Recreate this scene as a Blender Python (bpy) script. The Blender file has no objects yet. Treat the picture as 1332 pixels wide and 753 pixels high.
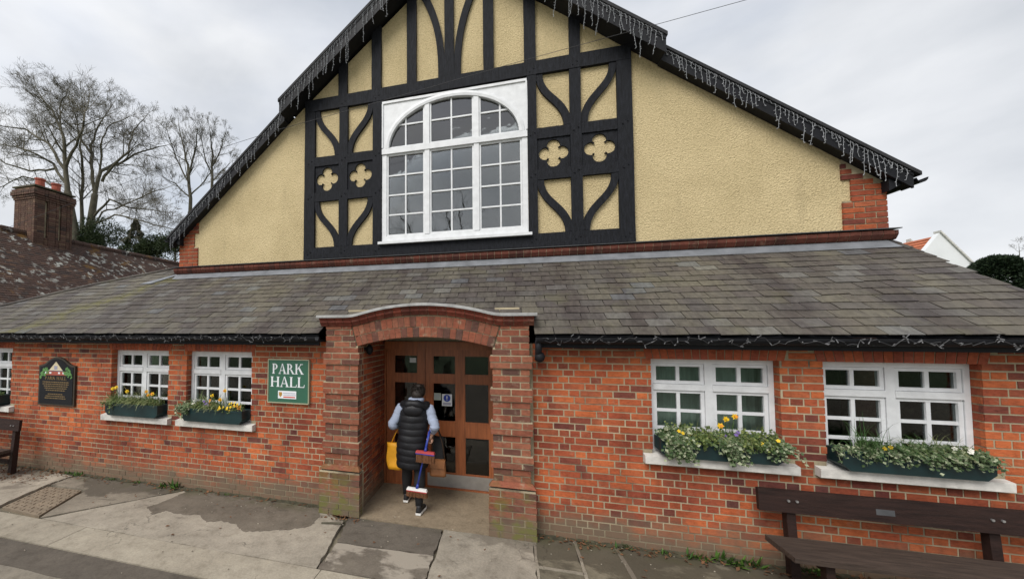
import bpy, bmesh, math, random
from mathutils import Vector, Matrix, noise
random.seed(7)
R = math.radians
PI = math.pi
scene = bpy.context.scene
COL = scene.collection

# ---------------------------------------------------------------- camera
CAM = Vector((0.0, -4.696, 2.3))
FPX, CX, CY, YAW, PITCH = 500.0, 527.59, 409.61, 0.26808, 0.04299     # photograph pixels, 1332 x 753
fwd = Vector((-math.sin(YAW)*math.cos(PITCH), math.cos(YAW)*math.cos(PITCH), math.sin(PITCH)))
rgt = Vector((math.cos(YAW), math.sin(YAW), 0))
upv = rgt.cross(fwd)
cam = bpy.data.cameras.new('camera')
cam.sensor_width = 36.0
cam.lens = FPX/1332*36.0
cam.shift_x = (666-CX)/1332
cam.shift_y = (CY-376.5)/1332
cam.clip_end = 1500
camo = bpy.data.objects.new('camera', cam)
COL.objects.link(camo)
M3 = Matrix((rgt, upv, -fwd)).transposed()
camo.matrix_world = Matrix.Translation(CAM) @ M3.to_4x4()
scene.camera = camo

# ---------------------------------------------------------------- sky, sun, exposure
SUN_EL, SUN_AZ = 48.0, 205.0        # azimuth: compass style, 180 = behind the camera
world = bpy.data.worlds.new('World')
scene.world = world
world.use_nodes = True
wn, wl_ = world.node_tree.nodes, world.node_tree.links
wn.clear()
wo = wn.new('ShaderNodeOutputWorld')
sky = wn.new('ShaderNodeTexSky'); sky.sky_type = 'NISHITA'; sky.sun_disc = False
sky.sun_elevation = R(SUN_EL); sky.sun_rotation = R(SUN_AZ)
bg1 = wn.new('ShaderNodeBackground'); bg1.inputs['Strength'].default_value = 0.1
wl_.new(sky.outputs[0], bg1.inputs['Color'])
tc = wn.new('ShaderNodeTexCoord')
mp = wn.new('ShaderNodeMapping'); mp.inputs['Scale'].default_value = (1.0, 1.0, 2.2); mp.inputs['Rotation'].default_value = (0.25, 0.1, 0.5)
wl_.new(tc.outputs['Generated'], mp.inputs['Vector'])
n1 = wn.new('ShaderNodeTexNoise'); n1.inputs['Scale'].default_value = 2.3; n1.inputs['Detail'].default_value = 7; n1.inputs['Roughness'].default_value = 0.5; n1.inputs['Distortion'].default_value = 0.2
wl_.new(mp.outputs[0], n1.inputs['Vector'])
cr = wn.new('ShaderNodeValToRGB')
cr.color_ramp.elements[0].position = 0.32; cr.color_ramp.elements[0].color = (0.31, 0.325, 0.348, 1)
cr.color_ramp.elements[1].position = 0.68; cr.color_ramp.elements[1].color = (0.485, 0.49, 0.50, 1)
wl_.new(n1.outputs['Fac'], cr.inputs[0])
bg2 = wn.new('ShaderNodeBackground'); bg2.inputs['Strength'].default_value = 1.0
wl_.new(cr.outputs[0], bg2.inputs['Color'])
n2 = wn.new('ShaderNodeTexNoise'); n2.inputs['Scale'].default_value = 1.6; n2.inputs['Detail'].default_value = 4
wl_.new(mp.outputs[0], n2.inputs['Vector'])
cr2 = wn.new('ShaderNodeValToRGB')
cr2.color_ramp.elements[0].position = 0.36; cr2.color_ramp.elements[0].color = (0.72, 0.72, 0.72, 1)
cr2.color_ramp.elements[1].position = 0.55; cr2.color_ramp.elements[1].color = (0.97, 0.97, 0.97, 1)
wl_.new(n2.outputs['Fac'], cr2.inputs[0])
mx = wn.new('ShaderNodeMixShader')
wl_.new(cr2.outputs[0], mx.inputs[0]); wl_.new(bg1.outputs[0], mx.inputs[1]); wl_.new(bg2.outputs[0], mx.inputs[2])
wl_.new(mx.outputs[0], wo.inputs['Surface'])

sl = bpy.data.lights.new('sun', 'SUN')
sl.energy = 1.5; sl.angle = R(35); sl.color = (1.0, 0.965, 0.92)
so = bpy.data.objects.new('sun', sl); COL.objects.link(so)
az = R(SUN_AZ)
sun_from = Vector((math.sin(az)*math.cos(R(SUN_EL)), math.cos(az)*math.cos(R(SUN_EL)), math.sin(R(SUN_EL))))
so.rotation_euler = (-sun_from).to_track_quat('-Z', 'Y').to_euler()
so.location = (0, -20, 30)

scene.view_settings.view_transform = 'Standard'
scene.view_settings.look = 'None'
scene.view_settings.gamma = 1.0
scene.view_settings.exposure = 1.0

# ---------------------------------------------------------------- pixel helpers (photograph pixels -> points on known planes)
def ray(x, y):
    return rgt*((x-CX)/FPX) + upv*(-(y-CY)/FPX) + fwd
def P(x, y, Y):
    d = ray(x, y); return CAM + d*((Y-CAM.y)/d.y)
def PX(x, y, X):
    d = ray(x, y); return CAM + d*((X-CAM.x)/d.x)
def project(p):
    v = Vector(p)-CAM; w = v.dot(fwd)
    if w < 0.05: return None
    return CX+FPX*v.dot(rgt)/w, CY-FPX*v.dot(upv)/w

# ---------------------------------------------------------------- scene-graph helpers
WL = {}
def put(o, parent=None, loc=None):
    COL.objects.link(o)
    if loc is not None: o.location = loc
    WL[o.name] = Vector(o.location)
    if parent is not None:
        o.parent = parent
        o.matrix_parent_inverse = Matrix.Translation(-WL[parent.name])
    return o
def tag(o, label=None, cat=None, group=None, kind=None):
    if label: o['label'] = label
    if cat: o['category'] = cat
    if group: o['group'] = group
    if kind: o['kind'] = kind
    return o
def empty(name, loc, label=None, cat=None, group=None):
    o = bpy.data.objects.new(name, None); o.empty_display_size = 0.2
    put(o, None, loc); return tag(o, label, cat, group)

class MB:
    def __init__(s): s.v = []; s.f = []; s.r = []; s.cur = 0.0
    def face(s, *idx): s.f.append(idx); s.r.append(s.cur)
    def quad(s, a, b, c, d):
        n = len(s.v); s.v += [Vector(a), Vector(b), Vector(c), Vector(d)]; s.face(n, n+1, n+2, n+3)
    def tri(s, a, b, c):
        n = len(s.v); s.v += [Vector(a), Vector(b), Vector(c)]; s.face(n, n+1, n+2)
    def hexa(s, p):                      # 8 points: bottom ring 0-3, top ring 4-7
        n = len(s.v); s.v += [Vector(q) for q in p]
        for q in ((3,2,1,0),(4,5,6,7),(0,1,5,4),(1,2,6,5),(2,3,7,6),(3,0,4,7)): s.face(*[n+i for i in q])
    def box(s, x0, x1, y0, y1, z0, z1):
        s.hexa([(x0,y0,z0),(x1,y0,z0),(x1,y1,z0),(x0,y1,z0),(x0,y0,z1),(x1,y0,z1),(x1,y1,z1),(x0,y1,z1)])
    def tube(s, pts, rad, n=6, caps=True):
        pts = [Vector(p) for p in pts]
        if not hasattr(rad, '__len__'): rad = [rad]*len(pts)
        base = len(s.v); ref = None
        for i, p in enumerate(pts):
            d = (pts[min(i+1, len(pts)-1)]-pts[max(i-1, 0)])
            if d.length < 1e-9: d = Vector((0,0,1))
            d.normalize()
            if ref is None: ref = Vector((1,0,0)) if abs(d.x) < 0.8 else Vector((0,1,0))
            a = (ref - d*ref.dot(d)).normalized(); b = d.cross(a); ref = a
            for k in range(n):
                t = 2*PI*k/n; s.v.append(p+(a*math.cos(t)+b*math.sin(t))*rad[i])
        for i in range(len(pts)-1):
            for k in range(n):
                s.face(base+i*n+k, base+i*n+(k+1)%n, base+(i+1)*n+(k+1)%n, base+(i+1)*n+k)
        if caps:
            s.face(*[base+k for k in range(n)][::-1]); s.face(*[base+(len(pts)-1)*n+k for k in range(n)])
    def prism(s, poly, fn, d0, d1):      # poly of (a,b); fn(a,b,d) -> point; convex or mild concave
        n = len(poly); b = len(s.v)
        s.v += [Vector(fn(a, c, d0)) for a, c in poly]+[Vector(fn(a, c, d1)) for a, c in poly]
        s.face(*[b+i for i in range(n)]); s.face(*[b+n+i for i in range(n)][::-1])
        for i in range(n): s.face(b+i, b+n+i, b+n+(i+1)%n, b+(i+1)%n)
    def rings(s, rings, cap=True):       # list of equal-length point loops
        b = len(s.v); m = len(rings[0])
        for r in rings: s.v += [Vector(p) for p in r]
        for i in range(len(rings)-1):
            for k in range(m): s.face(b+i*m+k, b+i*m+(k+1)%m, b+(i+1)*m+(k+1)%m, b+(i+1)*m+k)
        if cap:
            s.face(*[b+k for k in range(m)][::-1]); s.face(*[b+(len(rings)-1)*m+k for k in range(m)])
    def ball(s, c, rx, ry=None, rz=None, n=8, m=6):
        ry = ry or rx; rz = rz or rx; c = Vector(c)
        rr = []
        for i in range(m+1):
            t = PI*(0.03+0.94*i/m)
            rr.append([c+Vector((rx*math.sin(t)*math.cos(2*PI*k/n), ry*math.sin(t)*math.sin(2*PI*k/n), -rz*math.cos(t))) for k in range(n)])
        s.rings(rr)
    def build(s, name, mat, parent=None, smooth=False, origin=None, rnd=False, fix=False):
        me = bpy.data.meshes.new(name)
        if origin is None:
            xs = [v.x for v in s.v]; ys = [v.y for v in s.v]; zs = [v.z for v in s.v]
            origin = Vector(((min(xs)+max(xs))/2, (min(ys)+max(ys))/2, min(zs)))
        origin = Vector(origin)
        me.from_pydata([tuple(v-origin) for v in s.v], [], s.f)
        if rnd:
            at = me.attributes.new('rnd', 'FLOAT', 'FACE'); at.data.foreach_set('value', s.r)
        if fix:
            bm = bmesh.new(); bm.from_mesh(me); bmesh.ops.recalc_face_normals(bm, faces=bm.faces); bm.to_mesh(me); bm.free()
        if smooth: me.polygons.foreach_set('use_smooth', [True]*len(me.polygons))
        me.materials.append(mat)
        o = bpy.data.objects.new(name, me)
        return put(o, parent, origin)

UNIT = {}
def unit_box(mat):
    if mat.name not in UNIT:
        me = bpy.data.meshes.new('piece_'+mat.name)
        v = [(x, y, z) for z in (-.5, .5) for x, y in ((-.5,-.5),(.5,-.5),(.5,.5),(-.5,.5))]
        me.from_pydata(v, [], [(3,2,1,0),(4,5,6,7),(0,1,5,4),(1,2,6,5),(2,3,7,6),(3,0,4,7)])
        me.materials.append(mat); UNIT[mat.name] = me
    return UNIT[mat.name]
def piece(name, b, mat, parent, rot=0.0):
    x0, x1, y0, y1, z0, z1 = b
    o = bpy.data.objects.new(name, unit_box(mat))
    put(o, parent, ((x0+x1)/2, (y0+y1)/2, (z0+z1)/2))
    o.scale = (x1-x0, y1-y0, z1-z0); o.rotation_euler = (random.uniform(-.004,.004), rot, random.uniform(-.006,.006))
    return o

def plate(name, outer, holes, fn, d0, d1, mat, parent=None):
    """A flat plate with holes: outlines in (a,b), thickness from d0 to d1 along fn's third axis."""
    bm = bmesh.new(); edges = []
    for loop in [outer]+holes:
        vs = [bm.verts.new(fn(a, b, d0)) for a, b in loop]
        for i in range(len(vs)): edges.append(bm.edges.new((vs[i], vs[(i+1) % len(vs)])))
    bmesh.ops.triangle_fill(bm, use_beauty=True, use_dissolve=False, edges=edges)
    ext = bmesh.ops.extrude_face_region(bm, geom=list(bm.faces))
    dv = Vector(fn(0, 0, d1))-Vector(fn(0, 0, d0))
    bmesh.ops.translate(bm, verts=[g for g in ext['geom'] if isinstance(g, bmesh.types.BMVert)], vec=dv)
    bmesh.ops.recalc_face_normals(bm, faces=bm.faces)
    xs = [v.co.x for v in bm.verts]; ys = [v.co.y for v in bm.verts]; zs = [v.co.z for v in bm.verts]
    og = Vector(((min(xs)+max(xs))/2, (min(ys)+max(ys))/2, min(zs)))
    bmesh.ops.translate(bm, verts=bm.verts, vec=-og)
    me = bpy.data.meshes.new(name); bm.to_mesh(me); bm.free(); me.materials.append(mat)
    return put(bpy.data.objects.new(name, me), parent, og)
XZ = lambda a, b, d: (a, d, b)
XY = lambda a, b, d: (a, b, d)

# ---------------------------------------------------------------- materials
def mat_new(name):
    m = bpy.data.materials.new(name); m.use_nodes = True
    nt = m.node_tree; b = nt.nodes['Principled BSDF']
    return m, nt, b
def N(nt, t, **kw):
    n = nt.nodes.new(t)
    for k, v in kw.items():
        if k in n.inputs: n.inputs[k].default_value = v
        else: setattr(n, k, v)
    return n
def ramp(nt, stops, mode='LINEAR'):
    n = nt.nodes.new('ShaderNodeValToRGB'); e = n.color_ramp.elements; n.color_ramp.interpolation = mode
    while len(e) < len(stops): e.new(0.5)
    for i, (p, c) in enumerate(stops):
        e[i].position = p; e[i].color = (*c, 1) if len(c) == 3 else c
    return n
def mix(nt, blend, fac, a, b):
    n = nt.nodes.new('ShaderNodeMix'); n.data_type = 'RGBA'; n.blend_type = blend
    for inp, v in ((n.inputs[0], fac), (n.inputs[6], a), (n.inputs[7], b)):
        if hasattr(v, 'is_linked') or isinstance(v, bpy.types.NodeSocket): nt.links.new(v, inp)
        elif isinstance(v, (int, float)): inp.default_value = v
        else: inp.default_value = (*v, 1)
    return n.outputs[2]
def pos(nt, scale=(1,1,1)):
    g = N(nt, 'ShaderNodeNewGeometry'); m = N(nt, 'ShaderNodeMapping'); m.inputs['Scale'].default_value = scale
    nt.links.new(g.outputs['Position'], m.inputs['Vector']); return m.outputs[0]
def noise_n(nt, vec, scale, detail=4, rough=0.55):
    n = N(nt, 'ShaderNodeTexNoise'); n.inputs['Scale'].default_value = scale; n.inputs['Detail'].default_value = detail; n.inputs['Roughness'].default_value = rough
    nt.links.new(vec, n.inputs['Vector']); return n.outputs['Fac']
def rnd_n(nt, seed=0.0):
    oi = N(nt, 'ShaderNodeObjectInfo'); at = N(nt, 'ShaderNodeAttribute'); at.attribute_name = 'rnd'
    a = N(nt, 'ShaderNodeMath', operation='ADD'); nt.links.new(oi.outputs['Random'], a.inputs[0]); nt.links.new(at.outputs['Fac'], a.inputs[1])
    m = N(nt, 'ShaderNodeMath', operation='MULTIPLY_ADD'); nt.links.new(a.outputs[0], m.inputs[0]); m.inputs[1].default_value = 1.0 if not seed else 7.31*seed; m.inputs[2].default_value = seed
    f = N(nt, 'ShaderNodeMath', operation='FRACT'); nt.links.new(m.outputs[0], f.inputs[0]); return f.outputs[0]
def bump(nt, b, height, strength, dist=0.01):
    n = N(nt, 'ShaderNodeBump'); n.inputs['Strength'].default_value = strength; n.inputs['Distance'].default_value = dist
    nt.links.new(height, n.inputs['Height']); nt.links.new(n.outputs[0], b.inputs['Normal'])
def fade(nt, sock, a, b):
    n = N(nt, 'ShaderNodeMapRange'); nt.links.new(sock, n.inputs[0]); n.inputs[1].default_value = a; n.inputs[2].default_value = b
    n.inputs[3].default_value = 0; n.inputs[4].default_value = 1; n.clamp = True; return n.outputs[0]
def zcoord(nt):
    g = N(nt, 'ShaderNodeNewGeometry'); s = N(nt, 'ShaderNodeSeparateXYZ'); nt.links.new(g.outputs['Position'], s.inputs[0]); return s.outputs
def mul(nt, a, b):
    n = N(nt, 'ShaderNodeMath', operation='MULTIPLY')
    for i, v in enumerate((a, b)):
        if isinstance(v, (int, float)): n.inputs[i].default_value = v
        else: nt.links.new(v, n.inputs[i])
    return n.outputs[0]

def simple(name, col, rough=0.6, var=0.25, scale=6.0, bmp=0.0, bscale=40, spec=0.5, metal=0.0, stretch=(1,1,1), piecevar=0.0, sheen=0):
    m, nt, b = mat_new(name)
    p = pos(nt, stretch)
    f = noise_n(nt, p, scale, 5)
    r = ramp(nt, [(0.25, tuple(c*(1-var) for c in col)), (0.75, tuple(min(1, c*(1+var)) for c in col))])
    nt.links.new(f, r.inputs[0]); out = r.outputs[0]
    if piecevar:
        rr = ramp(nt, [(0, (1-piecevar,)*3), (1, (1+piecevar,)*3)]); nt.links.new(rnd_n(nt), rr.inputs[0])
        out = mix(nt, 'MULTIPLY', 1.0, out, rr.outputs[0])
    nt.links.new(out, b.inputs['Base Color'])
    b.inputs['Roughness'].default_value = rough; b.inputs['Metallic'].default_value = metal
    b.inputs['Specular IOR Level'].default_value = spec
    if sheen: b.inputs['Sheen Weight'].default_value = sheen
    if bmp: bump(nt, b, noise_n(nt, p, bscale, 6, 0.6), bmp)
    return m

def brick_material(name, stops, moss=0.0, zone=True, lime=0.32):
    m, nt, b = mat_new(name)
    r = ramp(nt, stops, 'LINEAR'); p = pos(nt)
    if zone:        # dark headers come in batches
        zt = N(nt, 'ShaderNodeMath', operation='MULTIPLY_ADD'); nt.links.new(fade(nt, noise_n(nt, pos(nt, (0.9,1,0.9)), 0.85, 3), 0.40, 0.62), zt.inputs[0]); zt.inputs[1].default_value = 0.26; zt.inputs[2].default_value = 0.74
        nt.links.new(mul(nt, rnd_n(nt), zt.outputs[0]), r.inputs[0])
    else: nt.links.new(rnd_n(nt), r.inputs[0])
    c = r.outputs[0]
    if zone:        # patches re-laid in brighter or browner bricks
        zr = ramp(nt, [(0.36, (0.60, 0.60, 0.68)), (0.5, (0.98, 0.98, 0.96)), (0.62, (1.32, 1.36, 1.15))])
        nt.links.new(noise_n(nt, pos(nt, (0.7, 1, 1.3)), 1.1, 3), zr.inputs[0]); c = mix(nt, 'MULTIPLY', 0.8, c, zr.outputs[0])
    fr = ramp(nt, [(0.3, (0.52, 0.52, 0.54)), (0.52, (1, 1, 1)), (0.75, (1.32, 1.30, 1.25))])
    nt.links.new(noise_n(nt, pos(nt, (0.6,1,1.4)), 30, 6, 0.75), fr.inputs[0]); c = mix(nt, 'MULTIPLY', 0.85, c, fr.outputs[0])
    # soot and old lime smears
    c = mix(nt, 'MIX', mul(nt, fade(nt, noise_n(nt, p, 9, 5, 0.65), 0.58, 0.76), lime), c, (0.36, 0.30, 0.21))
    sr = ramp(nt, [(0.3,(0.70,0.68,0.66)),(0.52,(1,1,1)),(0.75,(1.14,1.12,1.1))]); nt.links.new(noise_n(nt, pos(nt, (5.0,1,0.7)), 1.3, 6, 0.65), sr.inputs[0]); c = mix(nt, 'MULTIPLY', 0.8, c, sr.outputs[0])
    z = zcoord(nt)[2]
    lowz = N(nt, 'ShaderNodeMath', operation='ADD'); nt.links.new(z, lowz.inputs[0]); nt.links.new(mul(nt, noise_n(nt, p, 3.0, 4), -0.55), lowz.inputs[1])
    c = mix(nt, 'MIX', mul(nt, fade(nt, lowz.outputs[0], 0.12, -0.16), 0.9), c, (0.15, 0.115, 0.078))
    if moss:
        mz = mul(nt, fade(nt, z, 0.75, 0.3), fade(nt, noise_n(nt, p, 5, 4), 0.46, 0.60))
        c = mix(nt, 'MIX', mul(nt, mz, moss), c, (0.13, 0.135, 0.035))
    nt.links.new(c, b.inputs['Base Color'])
    b.inputs['Roughness'].default_value = 0.88; b.inputs['Specular IOR Level'].default_value = 0.25
    bump(nt, b, noise_n(nt, p, 70, 6, 0.7), 0.5, 0.006)
    return m
MAT = {}
BR = [(0.0,(0.375,0.090,0.037)),(0.16,(0.43,0.115,0.044)),(0.34,(0.335,0.078,0.035)),(0.52,(0.265,0.062,0.033)),(0.66,(0.365,0.104,0.048)),(0.78,(0.195,0.052,0.034)),(0.90,(0.14,0.044,0.035)),(1.0,(0.10,0.041,0.038))]
MAT['brick'] = brick_material('brick', BR)
MAT['pier'] = brick_material('pier_brick', [(0,(0.27,0.088,0.05)),(0.3,(0.215,0.073,0.044)),(0.6,(0.30,0.115,0.066)),(0.8,(0.155,0.063,0.044)),(1,(0.105,0.054,0.042))], moss=0.75, zone=False, lime=0.75)
MAT['rubbed'] = brick_material('rubbed_brick', [(0,(0.42,0.11,0.05)),(0.5,(0.36,0.09,0.045)),(1,(0.30,0.08,0.05))], zone=False)
MAT['moulded'] = brick_material('moulded_brick', [(0,(0.17,0.045,0.03)),(0.5,(0.21,0.055,0.035)),(1,(0.12,0.04,0.03))], zone=False)
MAT['course'] = brick_material('string_course_brick', [(0,(0.10,0.036,0.026)),(0.5,(0.14,0.045,0.03)),(1,(0.075,0.032,0.025))], zone=False)
MAT['oldbrick'] = brick_material('old_brick', [(0,(0.125,0.068,0.05)),(0.5,(0.095,0.055,0.042)),(0.8,(0.17,0.105,0.07)),(1,(0.06,0.042,0.036))], zone=False)

def mortar_material():
    m, nt, b = mat_new('mortar'); p = pos(nt)
    r = ramp(nt, [(0.34,(0.15,0.115,0.075)),(0.47,(0.33,0.28,0.185)),(0.62,(0.42,0.355,0.235)),(0.75,(0.49,0.42,0.285))])
    nt.links.new(noise_n(nt, p, 2.2, 6, 0.6), r.inputs[0]); c = r.outputs[0]
    z = zcoord(nt)[2]; c = mix(nt, 'MIX', mul(nt, fade(nt, z, 0.35, 0.0), 0.8), c, (0.13, 0.10, 0.065))
    nt.links.new(c, b.inputs['Base Color']); b.inputs['Roughness'].default_value = 0.95
    bump(nt, b, noise_n(nt, p, 90, 5), 0.6, 0.005); return m
MAT['mortar'] = mortar_material()

def stucco_material():
    m, nt, b = mat_new('roughcast'); p = pos(nt)
    r = ramp(nt, [(0.3,(0.555,0.447,0.252)),(0.6,(0.635,0.515,0.298)),(0.8,(0.67,0.55,0.325))])
    nt.links.new(noise_n(nt, p, 1.2, 6, 0.6), r.inputs[0]); c = r.outputs[0]
    sp = ramp(nt, [(0.30,(0.55,0.53,0.48)),(0.50,(1,1,1)),(0.75,(1.12,1.12,1.12))]); nt.links.new(noise_n(nt, p, 46, 5, 0.7), sp.inputs[0])
    c = mix(nt, 'MULTIPLY', 0.75, c, sp.outputs[0])
    st = fade(nt, noise_n(nt, pos(nt, (2.2, 1, 0.35)), 2.0, 5), 0.58, 0.78)
    c = mix(nt, 'MIX', mul(nt, st, 0.38), c, (0.36, 0.29, 0.17))
    pt = fade(nt, noise_n(nt, p, 0.8, 5, 0.6), 0.50, 0.66); c = mix(nt, 'MULTIPLY', mul(nt, pt, 0.5), c, (0.80, 0.79, 0.76))
    nt.links.new(c, b.inputs['Base Color']); b.inputs['Roughness'].default_value = 0.95; b.inputs['Specular IOR Level'].default_value = 0.2
    v = N(nt, 'ShaderNodeTexVoronoi'); v.inputs['Scale'].default_value = 48; nt.links.new(p, v.inputs['Vector'])
    h = N(nt, 'ShaderNodeMath', operation='ADD'); nt.links.new(noise_n(nt, p, 75, 5, 0.65), h.inputs[0]); nt.links.new(mul(nt, v.outputs['Distance'], 0.6), h.inputs[1])
    bump(nt, b, h.outputs[0], 1.0, 0.015); return m
MAT['stucco'] = stucco_material()

def slate_material():
    m, nt, b = mat_new('slate'); p = pos(nt)
    r = ramp(nt, [(0,(0.086,0.077,0.066)),(0.22,(0.104,0.094,0.079)),(0.42,(0.084,0.072,0.066)),(0.60,(0.112,0.102,0.082)),(0.76,(0.072,0.062,0.059)),(0.88,(0.096,0.089,0.081)),(0.965,(0.135,0.13,0.12)),(1,(0.10,0.104,0.112))])
    nt.links.new(rnd_n(nt), r.inputs[0]); c = r.outputs[0]
    big = ramp(nt, [(0.36,(0.62,0.55,0.56)),(0.5,(1,0.98,0.96)),(0.64,(1.25,1.22,1.08))]); nt.links.new(noise_n(nt, pos(nt, (2.0,0.45,0.45)), 1.0, 6, 0.6), big.inputs[0])
    c = mix(nt, 'MULTIPLY', 0.9, c, big.outputs[0])
    f = ramp(nt, [(0.3,(0.52,0.50,0.48)),(0.52,(0.95,0.95,0.94)),(0.75,(1.35,1.35,1.3))]); nt.links.new(noise_n(nt, pos(nt, (1.4,0.6,0.6)), 16, 7, 0.75), f.inputs[0])
    c = mix(nt, 'MULTIPLY', 0.95, c, f.outputs[0])
    c = mix(nt, 'MIX', mul(nt, fade(nt, noise_n(nt, p, 2.6, 6, 0.65), 0.55, 0.70), 0.55), c, (0.10, 0.092, 0.055))
    # yellow-green moss where water runs off the gable corner
    sx = zcoord(nt); ln = N(nt, 'ShaderNodeMath', operation='MULTIPLY_ADD'); nt.links.new(sx[1], ln.inputs[0]); ln.inputs[1].default_value = -0.80; nt.links.new(sx[0], ln.inputs[2])
    of = N(nt, 'ShaderNodeMath', operation='ADD'); nt.links.new(ln.outputs[0], of.inputs[0]); of.inputs[1].default_value = 7.95
    wb = N(nt, 'ShaderNodeMath', operation='MULTIPLY_ADD'); nt.links.new(noise_n(nt, pos(nt, (1.5,1.5,1.5)), 1.4, 5, 0.6), wb.inputs[0]); wb.inputs[1].default_value = 1.1; nt.links.new(of.outputs[0], wb.inputs[2])
    ab = N(nt, 'ShaderNodeMath', operation='ABSOLUTE'); sb = N(nt, 'ShaderNodeMath', operation='SUBTRACT'); nt.links.new(wb.outputs[0], sb.inputs[0]); sb.inputs[1].default_value = 0.55; nt.links.new(sb.outputs[0], ab.inputs[0])
    mm_ = mul(nt, fade(nt, ab.outputs[0], 0.38, 0.05), fade(nt, noise_n(nt, p, 9, 5, 0.65), 0.36, 0.56)); c = mix(nt, 'MIX', mul(nt, mm_, 0.65), c, (0.125, 0.115, 0.03))
    c = mix(nt, 'MIX', mul(nt, fade(nt, noise_n(nt, p, 48, 3), 0.70, 0.78), 0.6), c, (0.34, 0.34, 0.28))
    nt.links.new(c, b.inputs['Base Color']); b.inputs['Roughness'].default_value = 0.72; b.inputs['Specular IOR Level'].default_value = 0.35
    bump(nt, b, noise_n(nt, p, 30, 6, 0.65), 0.35, 0.008); return m
MAT['slate'] = slate_material()

def tile_material():
    m, nt, b = mat_new('clay_tile'); p = pos(nt)
    r = ramp(nt, [(0,(0.058,0.038,0.031)),(0.5,(0.082,0.05,0.039)),(0.85,(0.048,0.037,0.033)),(1,(0.115,0.068,0.046))]); nt.links.new(rnd_n(nt), r.inputs[0]); c = r.outputs[0]
    f = fade(nt, noise_n(nt, pos(nt, (1.5,1.5,1.5)), 1.0, 3), 0.46, 0.58); g = fade(nt, noise_n(nt, p, 5.5, 4, 0.6), 0.535, 0.585)
    c = mix(nt, 'MIX', mul(nt, mul(nt, f, g), 0.9), c, (0.42, 0.42, 0.38))
    o = fade(nt, noise_n(nt, pos(nt, (0.7,0.7,0.7)), 2.1, 4), 0.60, 0.68); c = mix(nt, 'MIX', mul(nt, o, 0.7), c, (0.20, 0.105, 0.02))
    nt.links.new(c, b.inputs['Base Color']); b.inputs['Roughness'].default_value = 0.9; b.inputs['Specular IOR Level'].default_value = 0.2
    bump(nt, b, noise_n(nt, p, 25, 5), 0.5, 0.01); return m
MAT['tile'] = tile_material()

def concrete_material(name, lo, hi, dark, stain=0.5, thr=0.5, bscale=60, moss=0.6):
    m, nt, b = mat_new(name); p = pos(nt)
    r = ramp(nt, [(0.3, lo), (0.7, hi)]); nt.links.new(noise_n(nt, p, 1.6, 7, 0.65), r.inputs[0]); c = r.outputs[0]
    rr = ramp(nt, [(0,(0.86,)*3),(1,(1.12,)*3)]); nt.links.new(rnd_n(nt), rr.inputs[0]); c = mix(nt, 'MULTIPLY', 1.0, c, rr.outputs[0])
    f = ramp(nt, [(0.3,(0.72,)*3),(0.55,(1,)*3),(0.75,(1.2,)*3)]); nt.links.new(noise_n(nt, p, 45, 6, 0.75), f.inputs[0]); c = mix(nt, 'MULTIPLY', 0.8, c, f.outputs[0])
    f2 = ramp(nt, [(0.32,(0.70,0.68,0.65)),(0.5,(1,1,1)),(0.70,(1.14,1.13,1.11))]); nt.links.new(noise_n(nt, p, 7.0, 7, 0.72), f2.inputs[0]); c = mix(nt, 'MULTIPLY', 0.85, c, f2.outputs[0])
    s = zcoord(nt)
    # old bitumen and damp patches, denser along the foot of the wall
    yy = fade(nt, s[1], -1.0, 0.05)
    w = N(nt, 'ShaderNodeMath', operation='MULTIPLY_ADD'); nt.links.new(yy, w.inputs[0]); w.inputs[1].default_value = 0.30; nt.links.new(noise_n(nt, pos(nt, (0.8,1.2,1)), 1.5, 6, 0.6), w.inputs[2])
    c = mix(nt, 'MIX', mul(nt, fade(nt, w.outputs[0], thr+0.10, thr+0.15), stain), c, dark)
    # moss film in the corner against the brickwork
    g = mul(nt, fade(nt, s[1], -0.28, -0.02), fade(nt, noise_n(nt, p, 4, 4), 0.45, 0.6)); c = mix(nt, 'MIX', mul(nt, g, moss), c, (0.06, 0.062, 0.02))
    # hairline cracks
    v = N(nt, 'ShaderNodeTexVoronoi', feature='DISTANCE_TO_EDGE'); v.inputs['Scale'].default_value = 0.75
    wv = N(nt, 'ShaderNodeVectorMath', operation='ADD'); nz = N(nt, 'ShaderNodeTexNoise'); nz.inputs['Scale'].default_value = 3.0; nz.inputs['Detail'].default_value = 5; nt.links.new(p, nz.inputs['Vector'])
    sc = N(nt, 'ShaderNodeVectorMath', operation='SCALE'); nt.links.new(nz.outputs['Color'], sc.inputs[0]); sc.inputs['Scale'].default_value = 0.55
    nt.links.new(p, wv.inputs[0]); nt.links.new(sc.outputs[0], wv.inputs[1]); nt.links.new(wv.outputs[0], v.inputs['Vector'])
    cm = mul(nt, fade(nt, v.outputs['Distance'], 0.004, 0.001), fade(nt, noise_n(nt, p, 1.1, 3), 0.54, 0.58))
    c = mix(nt, 'MIX', mul(nt, cm, 0.7), c, tuple(x*0.35 for x in lo))
    nt.links.new(c, b.inputs['Base Color']); b.inputs['Roughness'].default_value = 0.88; b.inputs['Specular IOR Level'].default_value = 0.3
    bump(nt, b, noise_n(nt, p, bscale, 6, 0.7), 0.5, 0.008); return m
MAT['concrete'] = concrete_material('concrete', (0.25,0.22,0.175), (0.40,0.355,0.285), (0.12,0.10,0.078), 0.6, 0.60)
MAT['kerb'] = concrete_material('kerb_concrete', (0.28,0.245,0.19), (0.37,0.33,0.26), (0.15,0.13,0.10), 0.5, 0.62)
MAT['asphalt'] = concrete_material('asphalt', (0.10,0.085,0.068), (0.15,0.128,0.103), (0.05,0.043,0.036), 0.4, 0.62, 120)
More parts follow.
